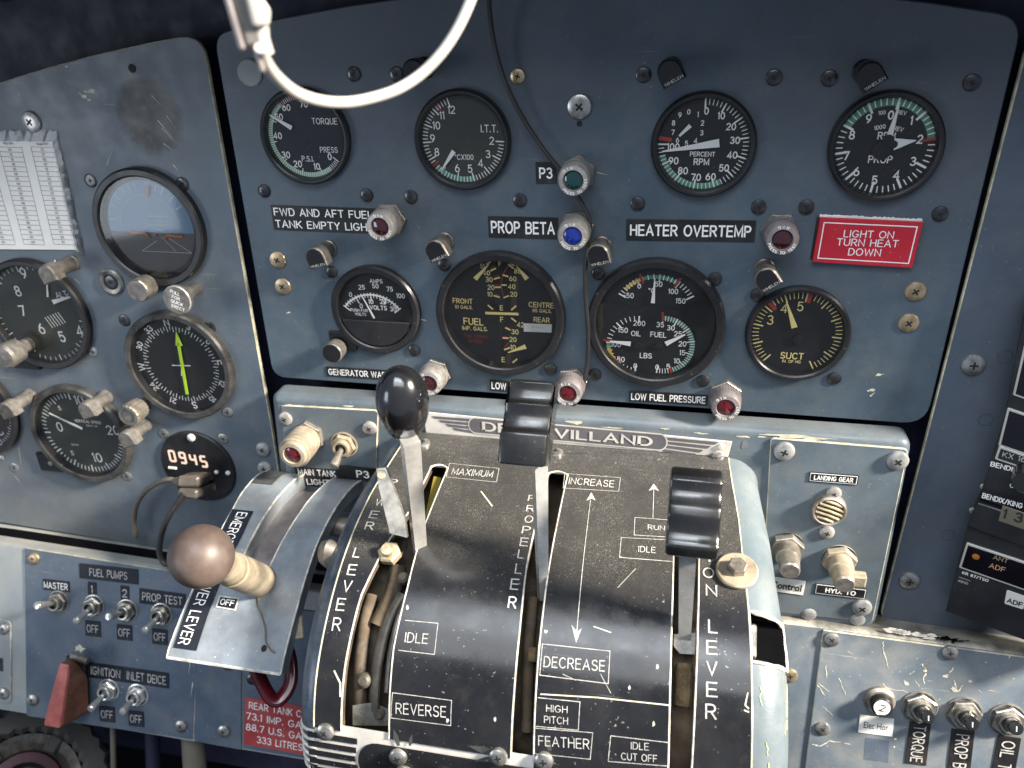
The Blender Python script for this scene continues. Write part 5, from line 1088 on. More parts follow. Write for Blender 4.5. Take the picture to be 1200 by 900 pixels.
b = MB(); strip(b, [(x - .012, s) for x, s in E_L], [(x + .012, s) for x, s in E_R], .004, SL[-1] - .004, 'inner_grime', off=-.017); b.build('inner_drum', QT)
# filler under the plates between the slots
b = MB()
for eL, eR in ((E_L, E1L), (E1R, E2L), (E2R, E3L), (E3R, E_R)):
    for e in (eL, eR):
        vs, fs = [], []
        for i in range(41):
            s = .01 + (S_B - .01) * i / 40; u = lerpx(e, s); vs += [Q(u, s, .0008), Q(u, s, -.004)]
        fs = [(2 * i, 2 * i + 1, 2 * i + 3, 2 * i + 2) for i in range(40)]
        if e in (E_L, E_R): continue
        b.add(vs, fs, 'inner_grime')
b.build('slot_wall', QT)
# lower badge strip with bright rim
def rowtube(b, s, u0, u1, r, mat, off): b.tube([Q(u0 + (u1 - u0) * k / 12, s + .0016 * k / 12, off) for k in range(13)], r, mat, 8)
b = MB(); uL, uR = lerpx(E_L, S_B), lerpx(E_R, S_B)
strip(b, [(uL, 0)], [(uR, 0)], S_B - .003, SL[-1] - .004, 'badge_silver', off=.0004)
sP = S_B + .0040; sQ = sP + .026
pts = []
uA, uB = qhit(428, 880)[0] - .004, uR + .01
st = [(uA + .011 - .011 * math.sin(a), sP + .013 - .013 * math.cos(a)) for a in [math.pi * k / 12 for k in range(13)]]
vs = [Q(x, s, .0009) for x, s in st]; vs2 = [Q(uB, s, .0009) for x, s in st]
b.add(vs + vs2, [(i + 1, i, 13 + i, 13 + i + 1) for i in range(12)], 'quad_black')
for k in range(5):
    s0 = sP - .001 + k * .0056
    b.add([Q(uL - .004, s0, .0009), Q(uL - .004, s0 + .0036, .0009), Q(uA - .0015 + .0008 * abs(k - 2), s0 + .0036, .0009), Q(uA - .0015 + .0008 * abs(k - 2), s0, .0009)], [(0, 1, 2, 3)], 'quad_black')
b.build('lower_badge', QT)
def strip_wrap(): pass
b = MB()
for k in range(6):
    s0 = qhit(368, 852)[1] + .002 + k * .0052; b.tube([Q(uL - .0119 * math.sin(a), s0 + .0012 * a, -.0002 - .012 * (1 - math.cos(a)) + .0004) for a in [i / 8 * math.pi / 2 for i in range(9)]], .0009, 'badge_silver', 6)
b.build('badge_stripe', QT)
def qM(px, py, off=.0012):
    c_ = qhit(px, py); p0 = V(Q(c_.x, c_.y, off)); n_ = (V(Q(c_.x, c_.y, off + .01)) - p0).normalized(); return dirM(p0, n_)
scr = screw_mesh(.0048, 'screw_steel', dome=.6)
for x, y in ((383, 855), (468, 884), (585, 884), (638, 889), (520, 896 + 12), (651, 534), (840, 535), (496, 523), (475, 893 + 10)): share('screw', scr, QT, qM(x, y) @ Matrix.Rotation(random.random() * 3, 4, 'Z'))
for x, y, x2, y2, w in ((468, 872, 462, 852, .003), (585, 882, 548, 872, .004), (585, 886, 556, 890, .003), (645, 878, 640, 860, .003), (655, 531, 690, 533, .004), (481, 872, 484, 858, .002)):
    a, c_ = qhit(x, y), qhit(x2, y2); d_ = (c_ - a); nn = V((-d_.y, d_.x)).normalized() * w; L_ = [a - nn * .3, a.lerp(c_, .5) - nn * .5, c_, a.lerp(c_, .5) + nn * .5, a + nn * .3]; b = MB(); b.add([Q(q.x, q.y, .00135) for q in L_], [tuple(range(5))], 'scuff'); b.build('dried_smear', QT)
# inner hardware seen through the slots
b = MB(); c_ = [qhit(*q) for q in ((408, 858), (456, 858), (454, 838), (432, 828), (408, 832))]; b.add([Q(q.x, q.y, -.006) for q in c_], [tuple(range(5))], 'iridescent'); b.build('guide_plate', QT)
def slot_arm(name, pts, r_, mat, off=-.006, flat=.45): b = MB(); b.tube(smooth([V(Q(*qhit(x, y), off)) for x, y in pts], 6), r_, mat, 12, flat=flat); return b.build(name, QT)
slot_arm('cam_arm', [(466, 690), (452, 715), (440, 755), (433, 800), (432, 840)], .0058, 'arm_dirty', -.009); slot_arm('cam_arm', [(470, 700), (460, 730), (452, 770), (448, 815)], .0022, 'post_worn', -.006)
slot_arm('linkage', [(462, 655), (458, 675), (450, 700), (436, 730)], .0048, 'inner_grime', -.010, 1.); slot_arm('linkage', [(430, 690), (420, 730), (414, 790), (414, 840)], .0036, 'inner_grime', -.010, 1.)
slot_arm('linkage', [(622, 690), (617, 740), (614, 800), (612, 870)], .0030, 'inner_grime', -.012, 1.); slot_arm('felt_seal', [(803, 775), (802, 800), (800, 830)], .0050, 'felt', -.011, .8); slot_arm('felt_seal', [(620, 755), (618, 775)], .0040, 'felt', -.012, .8)
for x, y, r_ in ((422, 800, .004), (440, 842, .003), (470, 672, .0032)): b = MB(); b.lathe([(r_, 0), (r_, .003), (r_ * .6, .0045), (0, .0046)], 'arm_dirty', 16, qM(x, y, -.008)); b.build('rivet', QT)
b = MB(); c_ = [qhit(*q) for q in ((508, 555), (517, 557), (503, 600), (497, 604))]; b.add([Q(q.x, q.y, -.002) for q in c_], [(0, 1, 2, 3)], 'olive_strip'); b.build('colour_strip', QT)
# big washer and hex bolt on the right strip
K = qM(863, 672, .0016); t = thing('washer_bolt', 'large cream dusty washer with hex bolt beside the ribbed lever knob', 'bolt', K)
b = MB(); b.lathe([(.0108, 0), (.0108, .0016), (.0100, .0022), (.0088, .0020), (0, .0020)], 'collar', 40); b.build('washer', t)
b = MB(); b.plate(circle(.0051, 6, a0=.2), .002, .0066, 'nickel_dirty', .0006); b.text('SPS', 0, .0004, .0068, .0020, 'nickel_dirty', .2, 0); b.build('hex_head', t)
# clip in the flank hole
K = qM(884, 747, -.009); b = MB(); b.plate(rrect(.0034, .017, .0016), -.002, .004, 'nickel', .0008, bottom=True); o = b.build('latch', None, K); tag(o, 'bright metal latch inside the torn opening of the pale right flank', 'latch')

# de havilland strip on the housing face
BF = Fr((0, 0, PH + .0006), (1, 0, 0), (0, 1, 0))
P_ = [V(BF.hit(*q)) for q in ((500, 507), (853, 535), (858, 517), (496, 482))]; m = P_[0].copy()
bl = lambda x, y: tuple(V(BF.hit(x, y)) - m)
b = MB(); b.plate([tuple(q - m) for q in P_], 0, .0010, 'badge_silver', .0002); z = .00125
def lin(t_, top): return (558 + (773 - 558) * t_, (489 + (507.5 - 489) * t_) if top else (505.5 + (526 - 505.5) * t_))
lt, rt, lb, rb = (V(bl(*lin(f, tt))) for f, tt in ((0, 1), (1, 1), (0, 0), (1, 0)))
hh = (lt - lb).length / 2
def stad(k, z_, mat):
    cl, cr = (lt + lb) / 2, (rt + rb) / 2; d_ = (cr - cl).normalized(); n_ = V((-d_.y, d_.x)); q = []
    for i in range(13): a = math.pi / 2 + math.pi * i / 12; q.append(tuple(cl + (d_ * math.cos(a) * .8 + n_ * math.sin(a)) * hh * k))
    for i in range(13): a = -math.pi / 2 + math.pi * i / 12; q.append(tuple(cr + (d_ * math.cos(a) * .8 + n_ * math.sin(a)) * hh * k))
    b.poly(q, z_, mat)
for sgn, x0, y0, x1, y1 in ((-1, 555, 490, 506, 486.5), (1, 777, 511, 842, 517)):
    for k in range(4):
        dy = k * 4.6; sh = k * 8 * (1 if sgn < 0 else -1.1); a, c_ = V(bl(x0, y0 + dy)), V(bl(x1 + sh, y1 + dy - k * .1)); a2, c2 = V(bl(x0, y0 + dy + 2.9)), V(bl(x1 + sh + 4 * (1 if sgn < 0 else -1), y1 + dy + 2.9))
        b.poly([tuple(a), tuple(a2), tuple(c2), tuple(c_)], z, 'badge_grey')
stad(1.18, z + .0001, 'badge_silver'); stad(1.0, z + .0002, 'badge_grey')
cl, cr = (lt + lb) / 2, (rt + rb) / 2; d_ = cr - cl; mm = (cl + cr) / 2
b.text('DE HAVILLAND', mm.x, mm.y, z + .0005, hh * 1.25, 'badge_silver', math.atan2(d_.y, d_.x), .02, wfit=d_.length * .93)
b.lathe([(.0020, z), (.0018, z + .001), (0, z + .0012)], 'badge_silver', 14, Matrix.Translation((*bl(845, 522), 0)))
tag(b.build('name_strip', None, BF.M((m.x, m.y, 0))), 'silver DE HAVILLAND name strip with winged stripes above the quadrant', 'name plate')

# ------------------------------------------------------------------ levers
def leverthing(name, label, base): return thing(name, label, 'lever', Matrix.Translation(V(base)))
def bar(b, a, c_, wa, wc, ta, tc, mat, twist=0.):
    """Flat tapered bar from a to c: wide across u, thin along the profile."""
    a, c_ = V(a), V(c_); d_ = (c_ - a).normalized(); x = V((math.cos(twist), 0, math.sin(twist))); x = (x - d_ * x.dot(d_)).normalized(); y = d_.cross(x)
    vs = []
    for p_, w_, t_ in ((a, wa, ta), (c_, wc, tc)):
        for sx_, sy in ((-1, -1), (1, -1), (1, 1), (-1, 1)): vs.append(tuple(p_ + x * sx_ * w_ / 2 + y * sy * t_ / 2))
    b.add(vs, [(0, 1, 5, 4), (1, 2, 6, 5), (2, 3, 7, 6), (3, 0, 4, 7), (4, 5, 6, 7), (3, 2, 1, 0)], mat)
# power lever (egg knob)
kc = atdepth(472, 474, .412); cb = qhit(489, 642); base = V(Q(cb.x, cb.y, -.012))
t = leverthing('power_lever', 'power lever with glossy black egg knob on a polished steel arm', base)
d_ = (kc - base).normalized()
b = MB(); prf = []
for i in range(25):
    a = -math.pi / 2 + math.pi * i / 24; prf.append((.0132 * math.cos(a) * (1 + .10 * math.sin(a)) if i not in (0, 24) else 0, .0212 * math.sin(a)))
b.lathe(prf, 'knob_black', 40, dirM(kc - base, d_)); b.build('knob', t)
b = MB(); e = atdepth(481, 520, .412) - base + d_ * .002; f0 = V((0, 0, 0))
bar(b, f0, e, .0064, .0088, .0050, .0064, 'chrome', deg(-38)); b.build('arm', t)
b = MB(); A_ = [atdepth(x, y, z_) - base for x, y, z_ in ((441, 549, .425), (452, 548, .425), (474, 607, .415), (477, 630, .412), (457, 625, .415), (444, 572, .422))]
vs = [tuple(q) for q in A_] + [tuple(q + V((0, -.0008, -.0022))) for q in A_]; b.add(vs, [(5, 4, 3, 2, 1, 0)] + [(i, (i + 1) % 6, 6 + (i + 1) % 6, 6 + i) for i in range(6)], 'nickel'); b.build('latch_strip', t)
b = MB(); pc_ = qhit(457, 648); K = dirM(V(Q(pc_.x, pc_.y, -.002)) - base, (0, .9, .5)); b.lathe([(.0062, -.004), (.0062, 0)], 'post_worn', 24, K @ Matrix.Translation((.001, .006, 0))); b.plate(circle(.0066, 6), 0, .005, 'brass_nut', .0008, M=K, bottom=True); b.lathe([(.0036, .005), (.0034, .0085), (0, .009)], 'brass_nut', 18, K); b.build('hex_nut', t)
b = MB(); p0 = atdepth(447, 556, .4235) - base; b.lathe([(.0024, 0), (.0022, .0008), (0, .001)], 'collar', 16, dirM(p0, CAM - p0 - base)); b.build('worn_tip', t)
# propeller lever (stepped knob)
cb = qhit(634, 690); base = V(Q(cb.x, cb.y, -.012)); t = leverthing('propeller_lever', 'propeller lever with black three-step knob on a bright arm', base)
def extr(prof2, origin, yaxis, zaxis, width, mat, ch=.0012):
    """Solid with profile in the (yaxis, zaxis) plane, extruded along u with softened ends."""
    b = MB(); x = V((1, 0, 0)); y = V(yaxis).normalized(); y = (y - x * y.dot(x)).normalized(); z_ = V(zaxis); z_ = (z_ - y * z_.dot(y) - x * z_.dot(x)).normalized()
    if y.cross(z_).dot(x) < 0: prof2 = [(p_[0], p_[1]) for p_ in prof2]
    m_ = Matrix((y, z_, y.cross(z_))).transposed().to_4x4(); m_.translation = V(origin)
    p_ = prof2 if area(prof2) > 0 else prof2[::-1]; n = len(p_); i1 = inset(p_, ch * .35); i2 = inset(p_, ch)
    rings = [(i2, -width / 2), (i1, -width / 2 + ch * .35), (p_, -width / 2 + ch), (p_, width / 2 - ch), (i1, width / 2 - ch * .35), (i2, width / 2)]
    vs = [(a, c2, h) for q, h in rings for a, c2 in q]; fs = [tuple(reversed(range(n))), tuple(5 * n + i for i in range(n))]
    for r_ in range(5): fs += [(r_ * n + i, r_ * n + (i + 1) % n, (r_ + 1) * n + (i + 1) % n, (r_ + 1) * n + i) for i in range(n)]
    b.add(vs, fs, mat, m_); return b
kc = atdepth(620, 494, .412); up = (V((0, .86, -.5))); out = V((0, .5, .86))
# profile: three scalloped steps facing the pilot, lowest step nearest
pf = []
def scal(y0, y1, z0, dz, n=6): return [(y0 + (y1 - y0) * i / n, z0 - dz * math.sin(math.pi * i / n)) for i in range(n + 1)]
def rounded(ctrl, r=.0012): return rpoly(ctrl, r, 5)
def seg_(y0, z0, y1, z1, dip, n=10): return [(y0 + (y1 - y0) * i / n, z0 + (z1 - z0) * i / n - dip * math.sin(math.pi * i / n)) for i in range(n + 1)]
pf = rpoly([(-.0215, -.004), (-.0215, .0130), (-.0055, .0136), (-.0042, .0085)] + seg_(-.0030, .0080, .0085, .0078, .0012)[1:] + [(.0098, .0030)] + seg_(.0108, .0024, .0195, .0020, .0005)[1:] + [(.0212, -.004), (.0205, -.012), (.008, -.013), (-.008, -.010), (-.018, -.006)], .0014, 4)
b = extr(pf, kc - base, up, out, .0235, 'knob_worn', .0018); b.build('knob', t)
b = MB(); e = atdepth(632, 535, .418) - base; bar(b, V((0, 0, 0)), e, .0048, .0070, .0045, .0062, 'steel', deg(-30)); b.build('arm', t)
# condition lever (ribbed knob)
cb = qhit(803, 742); base = V(Q(cb.x, cb.y, -.006)); t = leverthing('condition_lever', 'lever with ribbed black knob right of the RUN and IDLE legends', base)
kc = atdepth(813, 601, .386); up = V((0, .80, -.60)); out = V((0, .60, .80))
pf = rpoly([(-.0205, -.006), (-.0205, .0040), (-.0160, .0078)] + seg_(-.0150, .0080, -.0040, .0086, .0017)[1:] + [(-.0022, .0094), (.0022, .0094)] + seg_(.0034, .0086, .0140, .0080, .0015)[1:] + [(.0165, .0070), (.0205, .0035), (.0205, -.006)], .0012, 4)
b = extr(pf, kc - base, up, out, .0238, 'knob_worn', .0016); b.build('knob', t)
b = MB(); e = atdepth(806, 648, .392) - base; bar(b, V((0, 0, 0)), e, .0060, .0080, .0045, .0050, 'steel'); b.build('arm', t)
b = MB(); c_ = [qhit(*q) for q in ((790, 740), (816, 738), (815, 765), (797, 764), (790, 755))]; b.add([tuple(V(Q(q.x, q.y, -.005)) - base) for q in c_], [tuple(range(5))], 'post_worn'); b.build('guide', t)

# ------------------------------------------------------------------ emergency lever bracket
BP = [(.012, -.0765), (.022, -.0715), (.035, -.068), (.06, -.066), (.085, -.0705), (.110, -.0805), (.132, -.0935), (.150, -.1075), (.157, -.1145)]
sv = (PRS, SL)
PRS = smooth([V((a, c_, 0)) for a, c_ in BP], 6); SL = [0.]
for i in range(1, len(PRS)): SL.append(SL[-1] + (PRS[i] - PRS[i - 1]).length)
SE = SL[-1] - .0005
OL = qedge([(302, 556), (272, 598), (250, 640), (226, 690), (197, 762)]); IL = qedge([(351, 558), (318, 592), (290, 640), (277, 668)]); IR = qedge([(386, 563), (352, 600), (325, 645), (309, 680)]); OR = qedge([(428, 562), (395, 592), (370, 640), (347, 715), (330, 782)])
BT = thing('emergency_lever_bracket', 'pale blue-grey curved bracket lettered EMERGENCY POWER LEVER', 'bracket', Matrix())
b = MB(); s0 = .002; sS = qhit(292, 684)[1]; sTop = qhit(368, 556)[1] if True else .02
strip(b, OL, IL, s0, SE, 'bracket', 0.); strip(b, IR, OR, s0, SE, 'bracket', 0.); strip(b, IL, IR, sS, SE, 'bracket', 0.)
for e, a0, a1 in ((OL, s0, SE), (OR, s0, SE), (IL, s0, sS), (IR, s0, sS)): edge_tube(b, e, a0, a1, 'edge_white', .0007, -.0004)
b.tube([Q(lerpx(OL, SE) + (lerpx(OR, SE) - lerpx(OL, SE)) * k / 10, SE, -.0004) for k in range(11)], .0009, 'edge_white', 6)
# thickness: sides below the surface
for e, a1, dp in ((OL, SE, .014), (OR, SE, .010), (IL, sS, .012), (IR, sS, .012)):
    vs = []
    for i in range(31): s = s0 + (a1 - s0) * i / 30; u = lerpx(e, s); vs += [Q(u, s, -.0002), Q(u, s, -dp)]
    b.add(vs, [(2 * i, 2 * i + 1, 2 * i + 3, 2 * i + 2) for i in range(30)], 'bracket')
a0, a1 = lerpx(OL, SE), lerpx(OR, SE); b.add([Q(a0, SE, -.0003), Q(a1, SE, -.0003), Q(a1, SE, -.016), Q(a0, SE, -.016)], [(3, 2, 1, 0)], 'bracket'); b.build('shell', BT)
b = MB(); strip(b, [(lerpx(IL, s) - .004, s) for s in (0, .05, .1, .2)], [(lerpx(IR, s) + .004, s) for s in (0, .05, .1, .2)], .002, SE - .01, 'lamp_body_dim', -.011); b.build('inner_sleeve', BT)
def bstrip(pl, s_a, s_b, wd, mat, nm, z_=.0006):
    b = MB(); e0 = [(lerpx(OL, s) + .0012, s) for s in (0, .04, .08, .12, .2)]; e1 = [(x + wd, s) for x, s in e0]; strip(b, e0, e1, s_a, s_b, mat, z_); return b
sa, sb_ = qhit(262, 596)[1], SE - .006
b = bstrip(None, sa, sb_, .0148, 'tape_navy', '')
word = 'EMERGENCY POWER LEVER'; n = len(word); Ls = sb_ - sa
c_s = (sa + sb_) / 2; uc = lambda s: lerpx(OL, s) + .0086
b.text(word, 0, 0, 0, .0072, 'ink_white', 0, -.006, wfit=Ls * .95, warp=lambda x, y, l=0: Q(uc(c_s + x) + y, c_s + x, .0010 + l))
b.build('lettered_tape', BT)
b = bstrip(None, qhit(300, 560)[1] * .2, qhit(292, 566)[1], .0150, 'scuff', ''); b.build('worn_tape', BT)
b = MB(); c_ = [qhit(*q) for q in ((257, 698), (281, 701), (277, 716), (253, 712))]; i_ = [qhit(*q) for q in ((259, 700), (279, 702.5), (275.5, 714), (255.5, 710.5))]
b.add([Q(q.x, q.y, .0006) for q in c_], [(0, 3, 2, 1)], 'edge_white'); b.add([Q(q.x, q.y, .0008) for q in i_], [(0, 3, 2, 1)], 'tape')
cc = qhit(267, 706.5); e = qhit(275, 707.8) - qhit(259, 705.5); ang = math.atan2(-e.y, e.x); b.text('OFF', 0, 0, 0, .0034, 'ink_white', 0, .02, wfit=e.length, warp=lambda x, y, l=0: Q(cc.x + x * math.cos(ang) - y * math.sin(ang), cc.y - (x * math.sin(ang) + y * math.cos(ang)), .0011 + l)); b.build('off_label', BT)
b = MB(); c_ = qhit(309.5, 760); b.add([Q(c_.x + .0017 * math.cos(a), c_.y + .0020 * math.sin(a), .0003) for a in [6.283 * k / 12 for k in range(12)]], [tuple(range(12))], 'recess'); b.build('hole', BT)
# ball lever
cb = qhit(303, 678); base = V(Q(cb.x, cb.y, -.006)); kc = atdepth(236, 652, .402)
t = thing('emergency_lever', 'emergency lever with matte brown ball knob and dusty cream collar', 'lever', Matrix.Translation(base)); d_ = (kc - base); Ln = d_.length
b = MB(); b.lathe([(.0102, 0), (.0100, Ln * .35), (.0094, Ln * .55), (.0086, Ln * .56), (.0090, Ln * .62), (.0080, Ln * .64), (.0076, Ln * .8)], 'collar', 36, dirM((0, 0, 0), d_)); b.build('collar', t)
b = MB(); R_ = .0155; b.lathe([(R_ * math.cos(a) if 0 < i < 24 else 0, R_ * math.sin(a)) for i, a in enumerate([-math.pi / 2 + math.pi * k / 24 for k in range(25)])], 'knob_brown', 48, dirM(d_, d_)); b.build('ball_knob', t)
b = MB(); W4 = [qhit(*q) for q in ((302, 690), (304, 710), (311, 735), (312, 752), (318, 762), (322, 765))]; b.tube(smooth([V(Q(q.x, q.y, .0006)) for q in W4], 5), .0005, 'cable_tan', 6)
tag(b.build('safety_wire', None, Matrix()), 'thin safety wire running down the bracket from the collar', 'wire')
PRS, SL = sv
# hardware between bracket and quadrant
b = MB(); p0, p1 = V((-.125, -.082, .060)), V((-.060, -.082, .060)); b.tube([p0, p1], .0065, 'nickel_dirty', 16); tag(b.build('cross_shaft', None, Matrix()), 'dull cross shaft between the pale bracket and the quadrant', 'shaft')
p0 = atdepth(387, 650, .475); b = MB(); b.lathe([(0, -.006), (.005, -.005), (.0066, 0), (.005, .005), (0, .006)], 'nickel_dirty', 24, dirM(p0, (1, 0, .2)) @ Matrix.Scale(1.5, 4, (0, 1, 0))); tag(b.build('shaft_boss', None, Matrix()), 'cream oval boss behind the edge of the pale bracket', 'boss')
p0 = atdepth(345, 736, .492); b = MB(); b.box((0, 0, 0), (.010, .013, .012), 'collar', .0006, dirM(p0, CAM - p0) @ Matrix.Rotation(-.12, 4, 'Z')); tag(b.build('spacer_block', None, Matrix()), 'chipped cream spacer block above the red clip', 'block')
# red clip
p0 = atdepth(322, 787, .505); K = dirM(p0, CAM - p0); t = thing('red_clip', 'glossy red loop clip hanging below the pale bracket', 'clip', K)
sc_ = .505 / FPX; lp2 = lambda x, y, z_=0: V(((x - 322) * sc_, (795 - y) * sc_, z_))
b = MB(); b.tube(smooth([lp2(299, 750, -.004), lp2(301, 775), lp2(305, 800), lp2(312, 822), lp2(322, 826), lp2(336, 812), lp2(341, 785), lp2(337, 758, .003)], 6), .0034, 'red_gloss', 12, flat=1.4); b.build('loop', t)
b = MB(); b.plate([tuple(lp2(*q).xy) for q in ((318, 752), (347, 756), (347, 800), (336, 815), (340, 780), (322, 778))], -.004, .001, 'red_gloss', .0008, bottom=True); b.build('tab', t)
share('screw', screw_mesh(.0058, 'screw_steel'), t, Matrix.Translation(lp2(331, 766, .001)))

# ------------------------------------------------------------------ radios on the right
RO = V((*MP.hit(1112, 706, .004), .004))
def slope(a):
    p0 = pix(RO); p1 = pix(RO + V((math.cos(a), 0, math.sin(a))) * .03); return (p1.y - p0.y) / (p1.x - p0.x)
lo_, hi_ = 0., 1.2
for _ in range(40):
    md = (lo_ + hi_) / 2
    if slope(md) < .335: lo_ = md
    else: hi_ = md
RX = V((math.cos(lo_), 0, math.sin(lo_)))
# lean the stack so its left edge follows the edge seen in the photograph
RF = Fr(RO, RX, (0, 1, 0))
p_top = V((*MP.hit(1196, 425, .004), .004))
def rpx(x, y, h=0.): return tuple(RF.hit(x, y, h))
RG = 'avionics radios in the right-hand stack'
def radio(name, label, pts, h, r=.0008):
    q = [V(rpx(*p_)) for p_ in pts]; m_ = q[0].copy(); t = thing(name, label, 'radio', RF.M((m_.x, m_.y, 0)), RG)
    b = MB(); b.plate(rpoly([tuple(x - m_) for x in q], r), -.02, h, 'radio_black', .0006); b.build('faceplate', t)
    Lc = lambda x, y, hh=h: tuple(V(RF.hit(x, y, hh)) - m_); return t, Lc
ext = lambda x, y, k: (x + k, y + .34 * k)
def framed(t, Lc, pts, h, screen='screen', name='display', w=.0012):
    q = [Lc(*p_, h) for p_ in pts]; b = MB(); b.plate(rpoly(q, .0008), h - .0002, h + .0012, 'radio_frame', .0002); fr_ = b.build('display_frame', t)
    q = q if area(q) > 0 else q[::-1]; b = MB(); b.plate(rpoly(inset(q, w), .0006), h + .0012, h + .00135, screen, .00005); b.par = fr_; return b
h = .012
t, Lc = radio('radio', 'radio at the top of the stack, cut by right frame edge', [(1182, 468), (1300, 510), (1330, 380), (1206, 338)], h)
b = framed(t, Lc, [(1187, 462), (1290, 498), (1312, 430), (1203, 392)], h); b.build('display', b.par)
t, Lc = radio('radio', 'radio lettered KX 165 with white framed display and a black knob', [(1151, 573), (1300, 626), (1330, 520), (1183, 468)], h)
b = framed(t, Lc, [(1170, 521), (1290, 562), (1305, 519), (1181, 477)], h); b.build('display', b.par)
b = framed(t, Lc, [(1166, 537), (1290, 579), (1294, 564), (1171, 521.5)], h, 'radio_black'); b.text('KX 165', *Lc(1192, 535), h + .0016, .0034, 'ink_worn', 0, .0); b.build('name_bar', b.par)
b = MB(); b.text('BENDIX/KING', *Lc(1190, 550.5), h + .0002, .0030, 'ink_white', 0, .03); b.build('lettering', t); b = MB(); b.text('0.', *Lc(1187, 569), h + .0002, .0030, 'ink_white', 0, .02); b.build('lettering', t)
q = Lc(1203, 561, h + .006); b = MB(); b.lathe([(.0075, h), (.0072, h + .010), (.0062, h + .011), (0, h + .011)], 'knob_worn', 32, Matrix.Translation((*q, 0)), knurl=.03); b.build('knob', t)
t, Lc = radio('radio', 'slim radio with grey-brown LCD reading 13 under a bright maker lettering', [(1138, 602), (1300, 660), (1330, 632), (1150, 575)], h + .003)
b = MB(); b.plate([Lc(*p_) for p_ in ((1170, 610), (1290, 652), (1296, 634), (1175, 592))], h + .003, h + .0032, 'lcd', .0001); b.text('1 3', *Lc(1187, 604), h + .0036, .0062, 'ink_black', 0, .01, sx=1.0); b.build('display', t)
b = MB(); b.text('BENDIX/KING', *Lc(1174.5, 586.5), h + .0032, .0033, 'ink_white', 0, .03, wfit=.0205); b.build('lettering', t)
t, Lc = radio('radio', 'bottom radio of the stack with amber ADF display and white ADF sticker', [(1112, 704), (1300, 772), (1330, 668), (1138, 603)], h)
b = framed(t, Lc, [(1124, 664), (1290, 722), (1300, 690), (1133, 635)], h)
b.lathe([(.0024, h + .0013), (0, h + .0016)], 'amber', 24, Matrix.Translation((*Lc(1144, 651), 0))); b.text('ANT', *Lc(1173, 653.5), h + .0016, .0030, 'green_text', 0, .0); b.text('ADF', *Lc(1169, 663.5), h + .0016, .0034, 'amber_text', 0, .0); b.build('display', b.par)
b = MB(); b.text('KR 87/TSO', *Lc(1143, 675.5), h + .0002, .0020, 'ink_white', 0, .02); b.text('KING', *Lc(1129, 682), h + .0002, .0018, 'ink_grey', 0, .02); b.stroke([Lc(1124, 676), Lc(1137, 680.5)], .0004, h + .0002, 'ink_grey'); b.poly(circle(.0016, 14, *Lc(1163, 631)), h + .0002, 'recess'); b.build('lettering', t)
q = [Lc(*p_) for p_ in ((1177, 707), (1199, 714), (1203, 699), (1180, 691))]; cc = sum((V(x) for x in q), V((0, 0))) / 4; b = MB(); b.plate(rpoly(q, .001), h, h + .0003, 'tape_white', .00005); b.text('ADF', cc.x + .0002, cc.y - .0016, h + .0006, .0032, 'ink_black', 0, .03); b.build('sticker', t)
for x, y in ((1138, 605), (1151, 577)): share('screw', screw_mesh(.0022, 'screw_steel'), t, Matrix.Translation((*Lc(x, y), h * .4)))

# ------------------------------------------------------------------ cables
def cable(name, pts, r, mat, label, n=10, k=8):
    b = MB(); b.tube(smooth([V(p_) for p_ in pts], k), r, mat, n); return tag(b.build(name, None, Matrix()), label, 'cable')
zc = .225
t = thing('cable_plug', 'white and grey cable plug hanging at the top edge', 'plug', dirM(atdepth(300, 30, zc), CAM - atdepth(300, 30, zc)))
s_ = zc / FPX; lp3 = lambda x, y, z_=0: ((x - 300) * s_, (30 - y) * s_, z_)
tilt = Matrix.Rotation(deg(8), 4, 'Z')
b = MB(); b.box((-.0018, .005, -.001), (.0050, .020, .006), 'plug_grey', .001, tilt); b.build('grey_shell', t)
b = MB(); b.box((-.0052, .0055, .0), (.0016, .0215, .005), 'lamp_body_dim', .0006, tilt); b.build('side_strip', t)
b = MB(); b.box((-.0016, -.0080, .0), (.0015, .0075, .003), 'lamp_body_dim', .0005, tilt); b.build('cable_guard', t)
b = MB(); b.plate(rpoly([lp3(296, 32)[:2], lp3(315, 31)[:2], lp3(319, 14)[:2], lp3(312, 2)[:2], lp3(308, -40)[:2], lp3(290, -40)[:2]], .0012), -.004, .0045, 'white_cable', .0012, steps=3, bottom=True)
b.tube([lp3(305, 31), lp3(304, 45), lp3(307, 62)], .0021, 'white_cable', 14); b.build('white_shell', t)
cable('white_cable', [atdepth(x, y, z_) for x, y, z_ in ((306, 55, zc), (312, 74, .232), (327, 93, .242), (348, 109, .252), (375, 118, .262), (405, 120, .270), (435, 115, .276), (465, 105, .280), (492, 88, .282), (515, 65, .281), (532, 41, .280), (545, 16, .279), (556, -12, .278), (563, -40, .277))], .0018, 'white_cable', 'white cable looping across the top of the panel', 16)
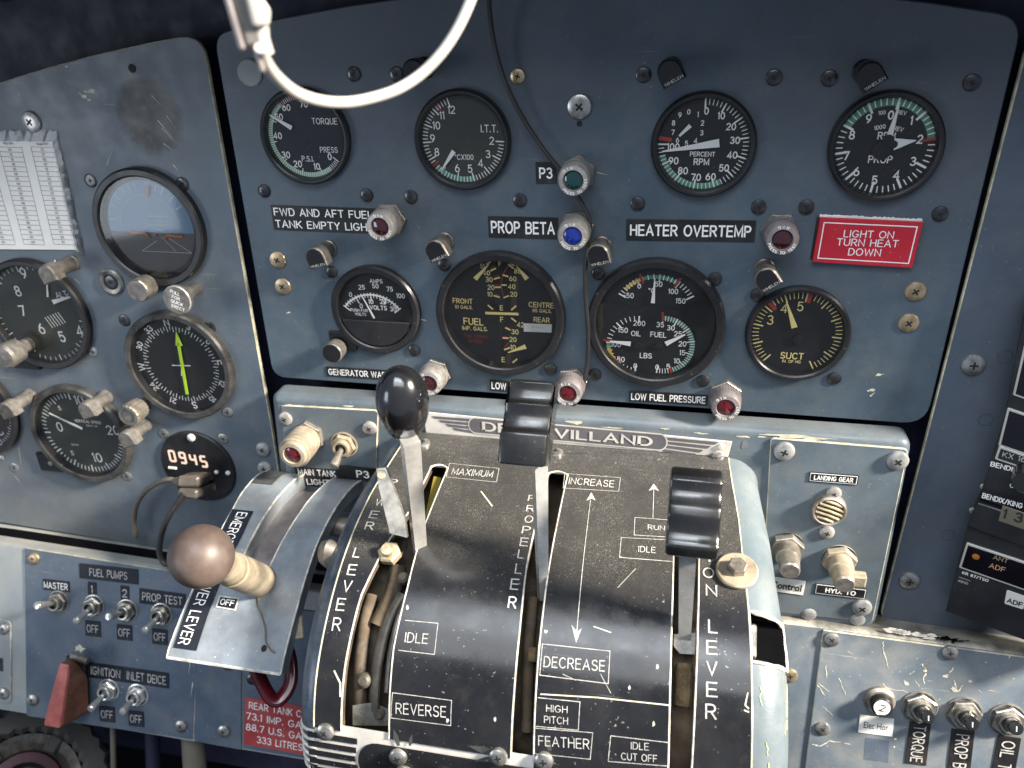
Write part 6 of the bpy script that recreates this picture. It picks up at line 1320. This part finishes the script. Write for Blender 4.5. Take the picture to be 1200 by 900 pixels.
bc = [(572, -20, .020), (574, 15, .014), (578, 45, .010), (586, 78, .008), (598, 110, .007), (615, 142, .006), (637, 175, .006), (657, 200, .006), (672, 222, .007), (684, 242, .008), (691, 260, .008), (690, 285, .009), (686, 315, .009), (686.5, 350, .008), (689, 385, .007), (689, 415, .006), (686, 440, .005), (680, 462, .004), (673, 474, .002)]
cable('thin_cable', [V((*MP.hit(x, y, w), w)) for x, y, w in bc], .0013, 'cable_black', 'thin black cable running down the middle of the panel', 10)
# usb plugs and leads in the charger
p0 = V((*MP.hit(240, 558, .003), .003)); t = thing('usb_plug', 'upper dusty USB plug with its lead bending left', 'plug', Matrix.Translation(p0))
b = MB(); e = V((*MP.hit(226, 563, .022), .022)) - p0; K = dirM((0, 0, 0), e); b.box((0, 0, .004), (.012, .0055, .012), 'nickel_dirty', .0006, K); b.box((-.001, 0, .018), (.016, .0085, .020), 'plug_dusty', .0016, K, .003); b.build('body', t)
b = MB(); L_ = [V((*MP.hit(x, y, w), w)) - p0 for x, y, w in ((212, 567, .020), (200, 562, .020), (185, 566, .018), (170, 576, .015), (160, 592, .012), (157, 610, .010), (159, 630, .010))]; b.tube(smooth(L_, 8), [.0030 if i < 6 else .0020 for i in range(49)], 'cable_tan', 10); b.build('lead', t)
p0 = V((*MP.hit(244, 570, .003), .003)); t = thing('usb_plug', 'lower dusty USB plug with its lead hanging behind the brown ball', 'plug', Matrix.Translation(p0))
b = MB(); e = V((*MP.hit(224, 577, .026), .026)) - p0; K = dirM((0, 0, 0), e); b.box((0, 0, .004), (.012, .0055, .012), 'nickel_dirty', .0006, K); b.box((0, 0, .020), (.015, .0075, .022), 'plug_dusty', .0014, K, .003); b.build('body', t)
b = MB(); L_ = [V((*MP.hit(x, y, w), w)) - p0 for x, y, w in ((217, 578, .030), (210, 588, .032), (201, 600, .034), (193, 615, .036), (188, 632, .038), (187, 648, .040), (193, 660, .042), (206, 662, .042))]; b.tube(smooth(L_, 8), [.0034 - .0012 * min(1, i / 10) for i in range(57)], 'cable_black', 10); b.build('lead', t)
